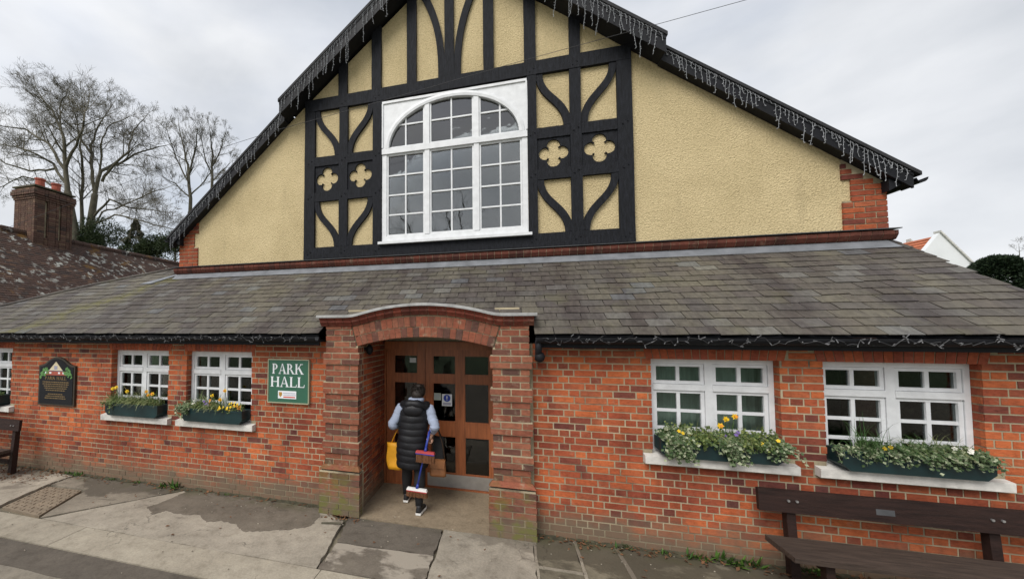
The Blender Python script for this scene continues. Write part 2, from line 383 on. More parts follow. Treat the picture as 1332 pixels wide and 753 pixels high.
MAT['worn'] = concrete_material('worn_asphalt', (0.12,0.10,0.08), (0.20,0.172,0.135), (0.33,0.29,0.235), 0.9, 0.40)
MAT['joint'] = concrete_material('joint_mortar', (0.22,0.195,0.15), (0.30,0.265,0.21), (0.12,0.10,0.075), 0.6, 0.55)
MAT['darkconcrete'] = concrete_material('dirty_concrete', (0.15,0.13,0.10), (0.27,0.235,0.185), (0.085,0.072,0.055), 0.8, 0.52)
MAT['bitumen'] = concrete_material('bitumen_wash', (0.115,0.097,0.075), (0.19,0.162,0.127), (0.07,0.058,0.044), 0.5, 0.66)
MAT['mossy'] = concrete_material('mossy_slab', (0.11,0.096,0.068), (0.20,0.175,0.125), (0.065,0.055,0.038), 0.75, 0.50)
MAT['road'] = concrete_material('road_surface', (0.20,0.175,0.14), (0.30,0.265,0.21), (0.10,0.087,0.07), 0.6, 0.60, 110)
MAT['porchfloor'] = concrete_material('porch_screed', (0.205,0.16,0.108), (0.26,0.205,0.14), (0.24,0.19,0.13), 0.2, 0.95, moss=0.0)

MAT['timber'] = simple('black_timber', (0.010,0.011,0.0145), 0.7, 0.75, 7, 0.9, 26, spec=0.22, stretch=(6,6,1))
MAT['darklead'] = simple('dark_lead', (0.07,0.072,0.075), 0.7, 0.35, 6, spec=0.3)
MAT['verge'] = simple('verge_slate', (0.03,0.03,0.032), 0.75, 0.4, 6, 0.4, 20, spec=0.25)
MAT['blackpaint'] = simple('black_paint', (0.008,0.0085,0.011), 0.6, 0.35, 4, 0.2, 30, spec=0.25)
MAT['white'] = simple('white_paint', (0.68,0.69,0.70), 0.45, 0.12, 9, 0.12, 30)
MAT['whitestone'] = simple('white_sill', (0.58,0.56,0.52), 0.75, 0.28, 9, 0.4, 50)
MAT['lead'] = simple('lead', (0.20,0.21,0.225), 0.5, 0.3, 5, 0.3, 12, metal=0.25)
MAT['leadcap'] = simple('weathered_lead', (0.33,0.33,0.32), 0.7, 0.35, 9, 0.3, 20)
MAT['door'] = simple('door_wood', (0.33,0.105,0.038), 0.4, 0.35, 4, 0.15, 30, stretch=(9,9,0.8))
MAT['steel'] = simple('brushed_steel', (0.55,0.55,0.55), 0.4, 0.15, 8, metal=0.9)
MAT['plaster'] = simple('plaster', (0.40,0.36,0.28), 0.9, 0.2, 6)
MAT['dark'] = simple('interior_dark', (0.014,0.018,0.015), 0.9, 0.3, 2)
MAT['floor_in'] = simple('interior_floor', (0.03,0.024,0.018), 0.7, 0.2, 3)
MAT['curtain'] = simple('blind_cloth', (0.46,0.58,0.49), 0.9, 0.12, 4, stretch=(14,1,0.3))
MAT['bench'] = simple('bench_wood', (0.026,0.0125,0.0095), 0.6, 0.5, 4, 0.6, 45, spec=0.25, stretch=(1,9,9))
MAT['benchseat'] = simple('bench_seat_wood', (0.060,0.041,0.031), 0.65, 0.55, 5, 0.7, 45, spec=0.3, stretch=(0.8,9,9))
MAT['boxgreen'] = simple('planter_green', (0.005,0.024,0.026), 0.4, 0.35, 5, 0.1)
MAT['soil'] = simple('soil', (0.03,0.02,0.012), 0.95, 0.4, 30, 0.8)
MAT['soilmoss'] = simple('mossy_soil', (0.055,0.05,0.028), 0.95, 0.55, 11, 0.9, 70)
MAT['signgreen'] = simple('sign_green', (0.03,0.115,0.07), 0.45, 0.06, 3)
MAT['signtrim'] = simple('sign_trim', (0.33,0.33,0.22), 0.5, 0.15, 6)
MAT['letter'] = simple('letter_white', (0.74,0.76,0.78), 0.5, 0.04, 4)
MAT['paper'] = simple('paper', (0.66,0.68,0.70), 0.6, 0.05, 4)
MAT['paperg'] = simple('paper_green', (0.36,0.42,0.36), 0.6, 0.06, 4)
MAT['blue'] = simple('sign_blue', (0.02,0.05,0.33), 0.4, 0.05, 4)
MAT['red'] = simple('sign_red', (0.55,0.07,0.05), 0.5, 0.08, 4)
MAT['shield'] = simple('shield_gold', (0.42,0.22,0.04), 0.5, 0.2, 60)
MAT['boardtrim'] = simple('board_trim', (0.035,0.026,0.016), 0.5, 0.3, 20)
MAT['gold'] = simple('gold_lettering', (0.20,0.13,0.05), 0.5, 0.25, 60)
MAT['cream'] = simple('cream_paint', (0.62,0.55,0.36), 0.5, 0.1, 20)
MAT['brickred'] = simple('painted_red', (0.35,0.08,0.05), 0.5, 0.2, 30)
MAT['treegreen'] = simple('painted_green', (0.10,0.24,0.07), 0.5, 0.3, 40)
MAT['greytext'] = simple('grey_print', (0.32,0.33,0.42), 0.5, 0.1, 10)
MAT['wire'] = simple('light_cable', (0.30,0.31,0.325), 0.5, 0.2, 10)
MAT['dimwire'] = simple('weathered_light_cable', (0.12,0.12,0.125), 0.5, 0.5, 30)
MAT['bulb'] = simple('clear_bulb', (0.66,0.67,0.68), 0.25, 0.1, 10)
MAT['cable'] = simple('black_cable', (0.03,0.03,0.032), 0.6, 0.1, 3)
MAT['bark'] = simple('bark', (0.092,0.083,0.057), 0.95, 0.35, 3, 0.4, 12)
MAT['twig'] = simple('twig', (0.092,0.082,0.056), 0.95, 0.3, 2)
MAT['pot'] = simple('chimney_pot', (0.36,0.085,0.05), 0.8, 0.25, 5)
MAT['render'] = simple('white_render', (0.74,0.75,0.76), 0.85, 0.05, 1.5)
MAT['pantile'] = simple('orange_pantile', (0.46,0.14,0.065), 0.85, 0.2, 5, piecevar=0.15)
MAT['cover'] = simple('cover_plate', (0.21,0.165,0.115), 0.75, 0.25, 8, 0.3)
MAT['deadleaf'] = simple('dead_leaf', (0.14,0.065,0.028), 0.9, 0.5, 9, piecevar=0.3)
MAT['grass'] = simple('verge_grass', (0.05,0.085,0.025), 0.9, 0.4, 3)

def leaf_material(name, stops, rough=0.55):
    m, nt, b = mat_new(name); r = ramp(nt, stops); nt.links.new(rnd_n(nt), r.inputs[0])
    nt.links.new(r.outputs[0], b.inputs['Base Color']); b.inputs['Roughness'].default_value = rough; b.inputs['Specular IOR Level'].default_value = 0.3
    return m
MAT['ivy'] = leaf_material('variegated_ivy', [(0,(0.03,0.06,0.018)),(0.35,(0.06,0.10,0.035)),(0.7,(0.15,0.19,0.10)),(1,(0.36,0.38,0.25))])
MAT['ivy2'] = leaf_material('green_trailer', [(0,(0.03,0.058,0.014)),(0.5,(0.075,0.115,0.026)),(1,(0.20,0.23,0.07))])
MAT['blade'] = leaf_material('daffodil_blade', [(0,(0.04,0.095,0.025)),(1,(0.09,0.16,0.05))])
MAT['sedge'] = leaf_material('striped_sedge', [(0,(0.07,0.11,0.03)),(0.5,(0.17,0.20,0.07)),(1,(0.36,0.36,0.18))])
MAT['evergreen'] = leaf_material('evergreen_leaf', [(0,(0.018,0.032,0.012)),(0.6,(0.035,0.055,0.02)),(1,(0.065,0.085,0.03))])
MAT['topiary'] = leaf_material('clipped_yew', [(0,(0.012,0.022,0.012)),(0.7,(0.022,0.038,0.018)),(1,(0.04,0.06,0.026))])
MAT['weed'] = leaf_material('weed_leaf', [(0,(0.03,0.075,0.012)),(1,(0.09,0.17,0.03))])
MAT['yellow'] = simple('petal_yellow', (0.78,0.52,0.02), 0.6, 0.1, 30)
MAT['orange'] = simple('petal_orange', (0.70,0.26,0.015), 0.6, 0.15, 30)
MAT['purple'] = simple('petal_purple', (0.17,0.10,0.34), 0.6, 0.2, 30)
MAT['petalwhite'] = simple('petal_white', (0.70,0.68,0.60), 0.6, 0.1, 30)

def glass_material(name, ior, tint):
    m = bpy.data.materials.new(name); m.use_nodes = True; nt = m.node_tree; nt.nodes.clear()
    o = N(nt, 'ShaderNodeOutputMaterial'); t = N(nt, 'ShaderNodeBsdfTransparent'); t.inputs[0].default_value = (*tint, 1)
    g = N(nt, 'ShaderNodeBsdfGlossy'); g.inputs['Roughness'].default_value = 0.015; g.inputs['Color'].default_value = (1,1,1,1)
    f = N(nt, 'ShaderNodeFresnel'); f.inputs['IOR'].default_value = ior
    p = pos(nt); bp = N(nt, 'ShaderNodeBump'); bp.inputs['Strength'].default_value = 0.05; bp.inputs['Distance'].default_value = 0.02
    nt.links.new(noise_n(nt, p, 3.0, 2), bp.inputs['Height']); nt.links.new(bp.outputs[0], g.inputs['Normal'])
    x = N(nt, 'ShaderNodeMixShader'); nt.links.new(f.outputs[0], x.inputs[0]); nt.links.new(t.outputs[0], x.inputs[1]); nt.links.new(g.outputs[0], x.inputs[2])
    nt.links.new(x.outputs[0], o.inputs['Surface']); return m
MAT['glass'] = glass_material('window_glass', 2.15, (0.80,0.83,0.82))
MAT['lowglass'] = glass_material('casement_glass', 1.34, (0.80,0.83,0.82))
MAT['doorglass'] = glass_material('door_glass', 1.55, (0.55,0.57,0.56))

# ================================================================ GROUND
g = MB(); g.quad((-300,-300,-0.16),(300,-300,-0.16),(300,300,-0.16),(-300,300,-0.16))
tag(g.build('ground', MAT['grass'], origin=(0,0,-0.16)), kind='structure')
g = MB(); g.box(-60, 60, -12, -1.64, -0.15, -0.012)
road = tag(g.build('road', MAT['road']), kind='structure')
g = MB(); g.box(-60, 60, -1.636, 0.05, -0.15, -0.035)
pave = tag(g.build('pavement', MAT['mossy']), kind='structure')
def slab(name, poly, mat, top, parent, grow=0.0):
    m = MB(); m.prism(poly, XY, top-0.09, top); return m.build(name, MAT[mat], parent, fix=True)
def wob(poly, n=7, a=0.012):
    out = []
    for i in range(len(poly)):
        p, q = Vector(poly[i]), Vector(poly[(i+1) % len(poly)])
        for k in range(n):
            t = k/n; w = p.lerp(q, t)
            if k: w += Vector((random.uniform(-a,a), random.uniform(-a,a)))
            out.append((w.x, w.y))
    return out
# dark channel of patched asphalt along the carriageway
m = MB(); st_ = [(-14+23*i/90, -1.97+.05*noise.noise(Vector((i*.35,0,0)))+random.uniform(-.012,.012)) for i in range(91)]
for (xa, ya), (xb, yb) in zip(st_, st_[1:]): m.hexa([(xa,ya,-.06),(xb,yb,-.06),(xb,-1.642,-.06),(xa,-1.642,-.06),(xa,ya,-.007),(xb,yb,-.007),(xb,-1.642,-.005),(xa,-1.642,-.005)])
m.build('asphalt_strip', MAT['asphalt'], road)
x = -14.0
while x < 8:
    x1 = x+3.05
    slab('kerb_stone', [(x+.004,-1.628),(x1-.004,-1.628),(x1-.004,-1.226),(x+.004,-1.226)], 'kerb', 0.0, pave); x = x1
slab('concrete_slab', wob([(-5.60,-1.214),(-1.86,-1.214),(-1.99,-0.30),(-2.42,-0.012),(-4.52,-0.012)], 12), 'concrete', 0.0, pave)
DP = [(243,639),(206,655),(191,659),(198,669),(215,664),(238,669),(258,669),(268,679),(285,677),(305,681),(317,691),(345,690),(380,688),(405,683),(416,672),(418,663)]
def gp(x, y):
    d = ray(x, y); q = CAM+d*(-CAM.z/d.z); return (q.x, q.y)
dp = [gp(*q) for q in DP]; dp = [(a, min(b, -.03)) for a, b in dp]; dp = [(dp[0][0], -.016)]+dp[1:]+[(-2.42,-.016)]
m = MB(); m.prism(wob(dp, 7, .016), XY, -.03, .0035); m.build('bitumen_patch', MAT['bitumen'], pave, fix=True)
slab('concrete_slab', wob([(-6.72,-0.42),(-6.0,-0.42),(-5.66,-1.2),(-4.56,-0.015),(-6.75,-0.015)], 8), 'darkconcrete', -0.002, pave)
slab('concrete_slab', wob([(-9.6,-1.214),(-6.54,-1.214),(-6.78,-0.44),(-6.80,-0.015),(-9.6,-0.015)], 10), 'concrete', -0.001, pave)
slab('concrete_slab', wob([(-13.9,-1.214),(-9.62,-1.214),(-9.62,-0.015),(-13.9,-0.015)], 10), 'concrete', 0.0, pave)
slab('asphalt_patch', wob([(-1.86,-0.74),(-0.80,-0.70),(-0.80,-0.175),(-1.965,-0.20)], 9, .016), 'asphalt', 0.002, pave)
slab('worn_patch', wob([(-1.84,-1.215),(-0.80,-1.215),(-0.80,-0.712),(-1.86,-0.752)], 9, .01), 'worn', 0.0, pave)
for j_ in ([(.207,-1.2),(.233,-1.2),(.232,-.03),(.205,-.03)], [(.642,-1.2),(.672,-1.2),(.660,-.03),(.632,-.03)], [(1.095,-1.2),(1.14,-1.2),(1.066,-.03),(1.024,-.03)], [(.235,-.645),(.64,-.650),(.64,-.612),(.235,-.607)]):
    m = MB(); m.prism(wob(j_, 8, .005), XY, -.03, .0045); m.build('mortar_joint', MAT['joint'], pave, fix=True)
slab('concrete_slab', wob([(-0.78,-1.215),(0.20,-1.215),(0.205,-0.16),(-0.78,-0.165)], 9), 'concrete', 0.003, pave)
slab('mossy_slab', wob([(0.225,-0.62),(0.64,-0.62),(0.63,-0.02),(0.22,-0.02)], 6), 'mossy', 0.0, pave)
slab('mossy_slab', wob([(0.225,-1.21),(0.66,-1.21),(0.645,-0.635),(0.225,-0.635)], 6), 'mossy', -0.002, pave)
slab('mossy_slab', wob([(0.665,-1.21),(1.11,-1.21),(1.03,-0.02),(0.65,-0.02)], 6), 'mossy', -0.001, pave)
slab('asphalt_patch', wob([(1.13,-1.21),(8.9,-1.21),(8.9,-0.02),(1.05,-0.02)], 20), 'mossy', 0.001, pave)
# inspection cover with raised bars
cov = MB()
cov.prism([(-6.46,-1.135),(-5.72,-1.175),(-6.03,-0.47),(-6.66,-0.50)], XY, -0.05, 0.004)
cv = cov.build('inspection_cover', MAT['cover'], fix=True)
tag(cv, 'square inspection cover with raised chequer bars set in the pavement', 'drain cover')
def covpt(u, v):
    a = Vector((-6.46,-1.135)).lerp(Vector((-5.72,-1.175)), u); b = Vector((-6.66,-0.50)).lerp(Vector((-6.03,-0.47)), u); return a.lerp(b, v)
for i in range(9):
    for j in range(9):
        m = MB(); u, v = (i+.5)/9, (j+.5)/9; d = 0.032
        a0, a1 = ((u-d, v-0.012), (u+d, v+0.012)) if (i+j) % 2 else ((u-0.010, v-d*1.1), (u+0.010, v+d*1.1))
        q = [covpt(a0[0],a0[1]), covpt(a1[0],a0[1]), covpt(a1[0],a1[1]), covpt(a0[0],a1[1])]
        m.prism([(w.x, w.y) for w in q], XY, 0.003, 0.011); m.build('bar', MAT['cover'], cv, fix=True)

# ================================================================ THE HALL
HX = -0.945
hall = empty('village_hall', (HX, 4.0, 0), 'red brick hall with half-timbered cream gable and slate lean-to front', 'building')
WALLTOP = 2.16
XL, XR = -11.75, 4.78
WINS = [(-9.58,-8.45), (-6.15,-5.02), (-4.68,-3.55), (1.44,2.57), (2.92,4.05)]
SILLS = [(-9.72,-8.34), (-6.25,-4.94), (-4.79,-3.47), (1.345,2.665), (2.82,4.16)]
WZ0, WZ1 = 0.98, 2.005
PORCH = (-2.38, 0.235)
# --- wall core with the openings
outer = [(XL,0.0),(PORCH[0]+.3,0.0),(PORCH[0]+.3,WALLTOP),(XL,WALLTOP)]
holes = [[(a-.006,WZ0-.03),(b+.006,WZ0-.03),(b+.006,WZ1+.006),(a-.006,WZ1+.006)] for a, b in WINS[:3]]
fw = plate('front_wall', outer, holes, XZ, 0.0045, 0.27, MAT['mortar'], hall)
outer = [(PORCH[1]-.3,0.0),(XR,0.0),(XR,WALLTOP),(PORCH[1]-.3,WALLTOP)]
holes = [[(a-.006,WZ0-.03),(b+.006,WZ0-.03),(b+.006,WZ1+.006),(a-.006,WZ1+.006)] for a, b in WINS[3:]]
fw2 = plate('front_wall', outer, holes, XZ, 0.0045, 0.27, MAT['mortar'], hall)
# --- bricks
C = 0.075; J = 0.0140
bricks = []
def clip(iv, cuts):
    out = [(iv[0], iv[1], False, False)]
    for a, b in cuts:
        nxt = []
        for p, q, l, r in out:
            if q <= a or p >= b: nxt.append((p, q, l, r)); continue
            if p < a: nxt.append((p, a, l, True))
            if q > b: nxt.append((b, q, True, r))
        out = nxt
    return out
for k in range(int(WALLTOP/C)+1):
    z0 = k*C+0.002; z1 = min(z0+C-J, WALLTOP)
    if z1-z0 < 0.02: continue
    cuts = [PORCH]
    for (a, b), (sa, sb) in zip(WINS, SILLS):
        if z1 > WZ0-0.07 and z0 < WZ1: cuts.append((a, b))
        if z1 > 0.925 and z0 < 1.0: cuts.append((sa-.004, sb+.004))
        if z0+0.02 > WZ1: cuts.append((a-0.05-(z0-WZ1)*0.35, b+0.05+(z0-WZ1)*0.35))
    x = XL + (0.0 if k % 2 else -0.17); hd = k % 2
    while x < XR:
        L = 0.1125 if hd else 0.225
        if random.random() < (0.04 if hd else 0.16): L = 0.225 if hd else 0.1125
        hd = not hd
        for p, q, l, r in clip((x, x+L-J), cuts):
            p = max(p, XL); q = min(q, XR)
            if q-p < 0.02: continue
            dep = 0.04
            bricks.append((p, q, random.uniform(-.0025,.0025), dep, z0+random.uniform(-.0012,.0012), z1+random.uniform(-.0012,.0012)))
        x += L
def parea(b):
    c = [project((x, b[2], z)) for x, z in ((b[0],b[4]),(b[1],b[4]),(b[1],b[5]),(b[0],b[5]))]
    if None in c: return 0
    cx = sum(p[0] for p in c)/4; cy = sum(p[1] for p in c)/4
    if not (0 < cx < 1332 and 0 < cy < 753): return 0
    if b[0] < 4.4 and b[0] > 2.2 and b[4] < 0.5: return 0.001     # behind the bench
    return abs(sum(c[i][0]*c[(i+1)%4][1]-c[(i+1)%4][0]*c[i][1] for i in range(4)))/2
bricks.sort(key=parea, reverse=True)
for b in bricks[:300]: piece('brick', b, MAT['brick'], fw2 if b[0] > -1 else fw, random.uniform(-.004,.004))
ma, mb2 = MB(), MB()
for b in bricks[300:]:
    t = ma if b[0] < -1 else mb2
    t.cur = random.random(); t.box(*b)
for (a, b) in WINS:
    for k in range(13, 28):
        z0 = k*C+.002
        if z0 < 1.0 or z0 > WZ1-.02: continue
        t = ma if b < -1 else mb2
        for xa in (a-.055, b):
            t.cur = random.random(); t.box(xa+.0004, xa+.0546, .013, .112, z0, min(z0+C-J, WZ1))
tag(ma.build('brickwork', MAT['brick'], fw, rnd=True), kind='stuff')
tag(mb2.build('brickwork', MAT['brick'], fw2, rnd=True), kind='stuff')
# --- flat gauged arches over the windows
for (a, b), par in zip(WINS, (fw, fw, fw, fw2, fw2)):
    n = 17; zc = WZ1-0.62
    for i in range(n):
        def xx(t, z):
            x = a-0.045+(b-a+0.09)*t; mid = (a+b)/2; return mid+(x-mid)*(1+(z-WZ1)*0.38)
        t0, t1 = i/n+0.0035, (i+1)/n-0.0035
        m = MB(); d = random.uniform(-.002,.002)
        z0, z1 = WZ1+0.003, WALLTOP-0.002
        m.prism([(xx(t0,z0),z0),(xx(t1,z0),z0),(xx(t1,z1),z1),(xx(t0,z1),z1)], XZ, d-0.001, 0.11)
        m.build('lintel_brick', MAT['rubbed'], par, fix=True)

# --- windows
def bars(name, rects, y0, y1, mat, parent):
    m = MB()
    for i, (xa, xb, za, zb) in enumerate(rects):
        e = 0.0004*(i % 5); m.box(xa, xb, y0-e, y1+e, za, zb)
    return m.build(name, MAT[mat], parent)
def hall_window(a, b, idx):
    y = 0.095
    fr = MB(); fo = 0.045; mid = (a+b)/2; mw = 0.035
    for r in ((a,a+fo,WZ0,WZ1),(b-fo,b,WZ0,WZ1)): fr.box(r[0],r[1],y,y+.09,r[2],r[3])
    fr.box(a+fo,b-fo,y+.001,y+.089,WZ1-.05,WZ1); fr.box(a+fo,b-fo,y+.001,y+.089,WZ0,WZ0+.06)
    fr.box(mid-mw,mid+mw,y+.002,y+.088,WZ0+.06,WZ1-.05)
    for s0, s1 in ((a+fo,mid-mw),(mid+mw,b-fo)): fr.box(s0,s1,y-.006,y+.085,1.672,1.735)
    f = fr.build('window', MAT['white'], hall)
    for s0, s1 in ((a+fo,mid-mw),(mid+mw,b-fo)):
        for z0, z1, rows in ((1.735,WZ1-.05,1),(WZ0+.06,1.672,3)):
            sw = 0.036; s = MB()
            s.box(s0+.003,s0+sw,y+.012,y+.06,z0+.003,z1-.003); s.box(s1-sw,s1-.003,y+.012,y+.06,z0+.003,z1-.003)
            s.box(s0+sw,s1-sw,y+.013,y+.059,z0+.003,z0+sw); s.box(s0+sw,s1-sw,y+.013,y+.059,z1-sw+.004,z1-.003)
            s.build('sash', MAT['white'], f)
            g0, g1, h0, h1 = s0+sw, s1-sw, z0+sw, z1-sw+.004
            gm = (g0+g1)/2; bw = 0.016
            v = MB(); v.box(gm-bw,gm+bw,y+.016,y+.05,h0,h1)
            for r in range(1, rows): zz = h0+(h1-h0)*r/rows; v.box(g0,gm-bw,y+.018,y+.049,zz-bw,zz+bw); v.box(gm+bw,g1,y+.018,y+.049,zz-bw,zz+bw)
            v.build('glazing_bar', MAT['white'], f)
            for c0, c1 in ((g0,gm-bw),(gm+bw,g1)):
                for r in range(rows):
                    p0 = h0+(h1-h0)*r/rows+(bw if r else 0); p1 = h0+(h1-h0)*(r+1)/rows-(bw if r < rows-1 else 0)
                    q = MB(); ti = random.uniform(-.004,.004)
                    q.hexa([(c0,y+.034+ti,p0),(c1,y+.034-ti,p0),(c1,y+.038-ti,p0),(c0,y+.038+ti,p0),(c0,y+.034+ti,p1),(c1,y+.034-ti,p1),(c1,y+.038-ti,p1),(c0,y+.038+ti,p1)])
                    q.build('pane', MAT['lowglass'], f)
    s = MB(); sa, sb = SILLS[idx]
    s.hexa([(sa,-.075,.918),(sb,-.075,.918),(sb,.006,.918),(sa,.006,.918),(sa,-.075,.998),(sb,-.075,.998),(sb,.006,1.008),(sa,.006,1.008)])
    s.hexa([(a-.004,.006,.93),(b+.004,.006,.93),(b+.004,.12,.93),(a-.004,.12,.93),(a-.004,.006,1.0075),(b+.004,.006,1.0075),(b+.004,.12,1.02),(a-.004,.12,1.02)])
    s.build('sill', MAT['whitestone'], f)
    return f
for i, (a, b) in enumerate(WINS): hall_window(a, b, i)
# drawn blinds behind one window, seen through the glass
m = MB()
for i in range(30):
    x0 = 1.42+i*0.0395; m.quad((x0,.34+.012*(i%2),0.9),(x0+.0395,.34+.012*((i+1)%2),0.9),(x0+.0395,.34+.012*((i+1)%2),2.1),(x0,.34+.012*(i%2),2.1))
m.build('curtain', MAT['curtain'], hall)

# --- porch piers
def flemish(x0, x1, k):
    w = x1-x0
    if w > 0.36: return ([x0, x0+w/2, x1] if k % 2 else [x0, x0+w*.25, x0+w*.75, x1])
    return [x0, x1]
BANDS = [(1.88,2.03),(1.505,1.655),(1.13,1.28),(0.755,0.905)]
def pier(x0, x1, revx, revdir):
    core = MB(); core.box(x0+.006,x1-.006,-.112,.30,0,2.37)
    core.box(x0-.044,x1+.044,-.172,-.02,0,.535)
    for b0, b1 in BANDS: core.box(x0-.022,x1+.022,-.139,-.02,b0+.004,b1-.004)
    pr = core.build('pier', MAT['mortar'], hall)
    k = 0; z = 0.005
    while z < 2.36:
        z1 = min(z+C-J, 2.368); e, fy, depth = 0.0, -.12, .10
        zc = z+0.035
        if zc < 0.56: e, fy = 0.05+random.uniform(-.004,.004), -.18
        for b0, b1 in BANDS:
            if b0 < zc < b1: e, fy = (0.03, -.147) if zc > (b0+b1)/2-.001 else (0.024, -.142)
        xs = flemish(x0-e, x1+e, k)
        for i in range(len(xs)-1):
            j = random.uniform(-.002,.002)
            a = xs[i]+(J/2 if i else 0); b = xs[i+1]-(J/2 if i < len(xs)-2 else 0)
            if zc > 2.1: # skewback of the arch
                if revdir > 0: b = min(b, x1-.02-(zc-2.1)*.28) if i == len(xs)-2 else b
                else: a = max(a, x0+.02+(zc-2.1)*.28) if i == 0 else a
                if b-a < .02: continue
            piece('pier_brick', (a, b, fy+j, fy+j+depth, z, z1), MAT['pier'], pr, random.uniform(-.004,.004))
        z += C; k += 1
    # weathered splay on top of the plinth
    m = MB(); zt = .53
    m.hexa([(x0-.05,-.18,zt+.028),(x1+.05,-.18,zt+.028),(x1+.05,-.10,zt+.028),(x0-.05,-.10,zt+.028),(x0-.012,-.132,zt+.075),(x1+.012,-.132,zt+.075),(x1+.012,-.10,zt+.075),(x0-.012,-.10,zt+.075)])
    m.build('plinth_splay', MAT['pier'], pr)
    return pr
pl = pier(-2.335, -1.885, -1.885, 1)
pr = pier(-0.215, 0.195, -0.215, -1)
# porch side walls running back to the doors
m = MB(); m.box(-2.2,-1.897,.28,1.2,0,2.6); rw = m.build('porch_wall', MAT['mortar'], hall)
m = MB(); m.box(-0.199,0.10,.28,1.2,0,2.6); m.build('porch_wall', MAT['mortar'], hall)
for k in range(30):
    z = 0.005+k*C; y = -.02 + (0 if k % 2 else -.11); hd = k % 2
    while y < 1.0:
        L = .1125 if hd else .225; hd = not hd
        a, b = max(y, -.015), min(y+L-J, 1.0)
        if b-a > .02 and z < 2.2:
            piece('porch_brick', (-1.93, -1.889+random.uniform(-.002,.002), a, b, z, z+C-J), MAT['brick'], rw)
        y += L
m = MB(); m.box(-1.96,-.15,-.165,1.3,-.05,.006); m.build('porch_floor', MAT['porchfloor'], hall)
# --- arch over the porch
AX, AW, ASAG, AZ = -1.05, 0.845, 0.12, 2.115
AR = (AW*AW+ASAG*ASAG)/(2*ASAG); ACZ = AZ+ASAG-AR; HA = math.asin(AW/AR)
core = MB(); seg = 24
for i in range(seg):
    t0, t1 = -HA*1.02+2*HA*1.02*i/seg, -HA*1.02+2*HA*1.02*(i+1)/seg
    q = lambda t, r: (AX+r*math.sin(t), ACZ+r*math.cos(t))
    core.prism([q(t0,AR+.005), q(t1,AR+.005), q(t1,AR+.27), q(t0,AR+.27)], XZ, -.112, .2)
arch = core.build('porch_arch', MAT['mortar'], hall, fix=True)
for ring, (r0, r1, n) in enumerate(((AR, AR+.118, 23), (AR+.127, AR+.25, 24))):
    for i in range(n):
        g = .0042/AR*1.0
        t0, t1 = -HA+2*HA*i/n+g/1.6, -HA+2*HA*(i+1)/n-g/1.6
        m = MB(); d = random.uniform(-.002,.002); q = lambda t, r: (AX+r*math.sin(t), ACZ+r*math.cos(t))
        m.prism([q(t0,r0), q(t1,r0), q(t1,r1), q(t0,r1)], XZ, -.12+d, .06)
        m.build('voussoir', MAT['pier'], arch, fix=True)
# --- moulded cornice following the arch, lead on top
def rise(x):
    t = abs(x-AX)/0.98
    if t >= 1: return 0.0
    return 0.135*((1-1.25*t*t) if t < 0.8 else 5*(1-t)**2)
CZ = 2.368
prof = [(-.125,0),(-.135,0),(-.15,.02),(-.172,.042),(-.178,.05),(-.178,.072),(-.20,.09),(-.205,.105),(.10,.105),(.10,0)]
def sweep(m, xs, pf, z0):
    rr = []
    for x in xs: rr.append([(x, py, z0+rise(x)+pz) for py, pz in pf])
    m.rings(rr)
cx0, cx1 = -2.40, 0.25; nb = 24
m = MB(); sweep(m, [cx0+.02+(cx1-cx0-.04)*i/60 for i in range(61)], [(-.13,.004),(-.165,.06),(-.19,.1),(.09,.1),(.09,.004)], CZ)
cor = m.build('cornice', MAT['mortar'], hall, fix=True)
for i in range(nb):
    a, b = cx0+(cx1-cx0)*i/nb+.003, cx0+(cx1-cx0)*(i+1)/nb-.003
    m = MB(); sweep(m, [a+(b-a)*j/4 for j in range(5)], prof, CZ); m.build('cornice_brick', MAT['moulded'], cor, fix=True)
m = MB(); sweep(m, [cx0-.03+(cx1-cx0+.06)*i/60 for i in range(61)], [(-.222,.107),(-.222,.132),(-.21,.14),(.24,.155),(.24,.107)], CZ)
m.build('lead_capping', MAT['leadcap'], hall, fix=True)
m = MB(); sweep(m, [cx0+.07+(cx1-cx0-.14)*i/30 for i in range(31)], [(-.10,.0),(-.10,.10),(.26,.10),(.26,-.10),(.20,-.10),(.20,.0)], CZ); m.build('porch_parapet', MAT['mortar'], hall, fix=True)
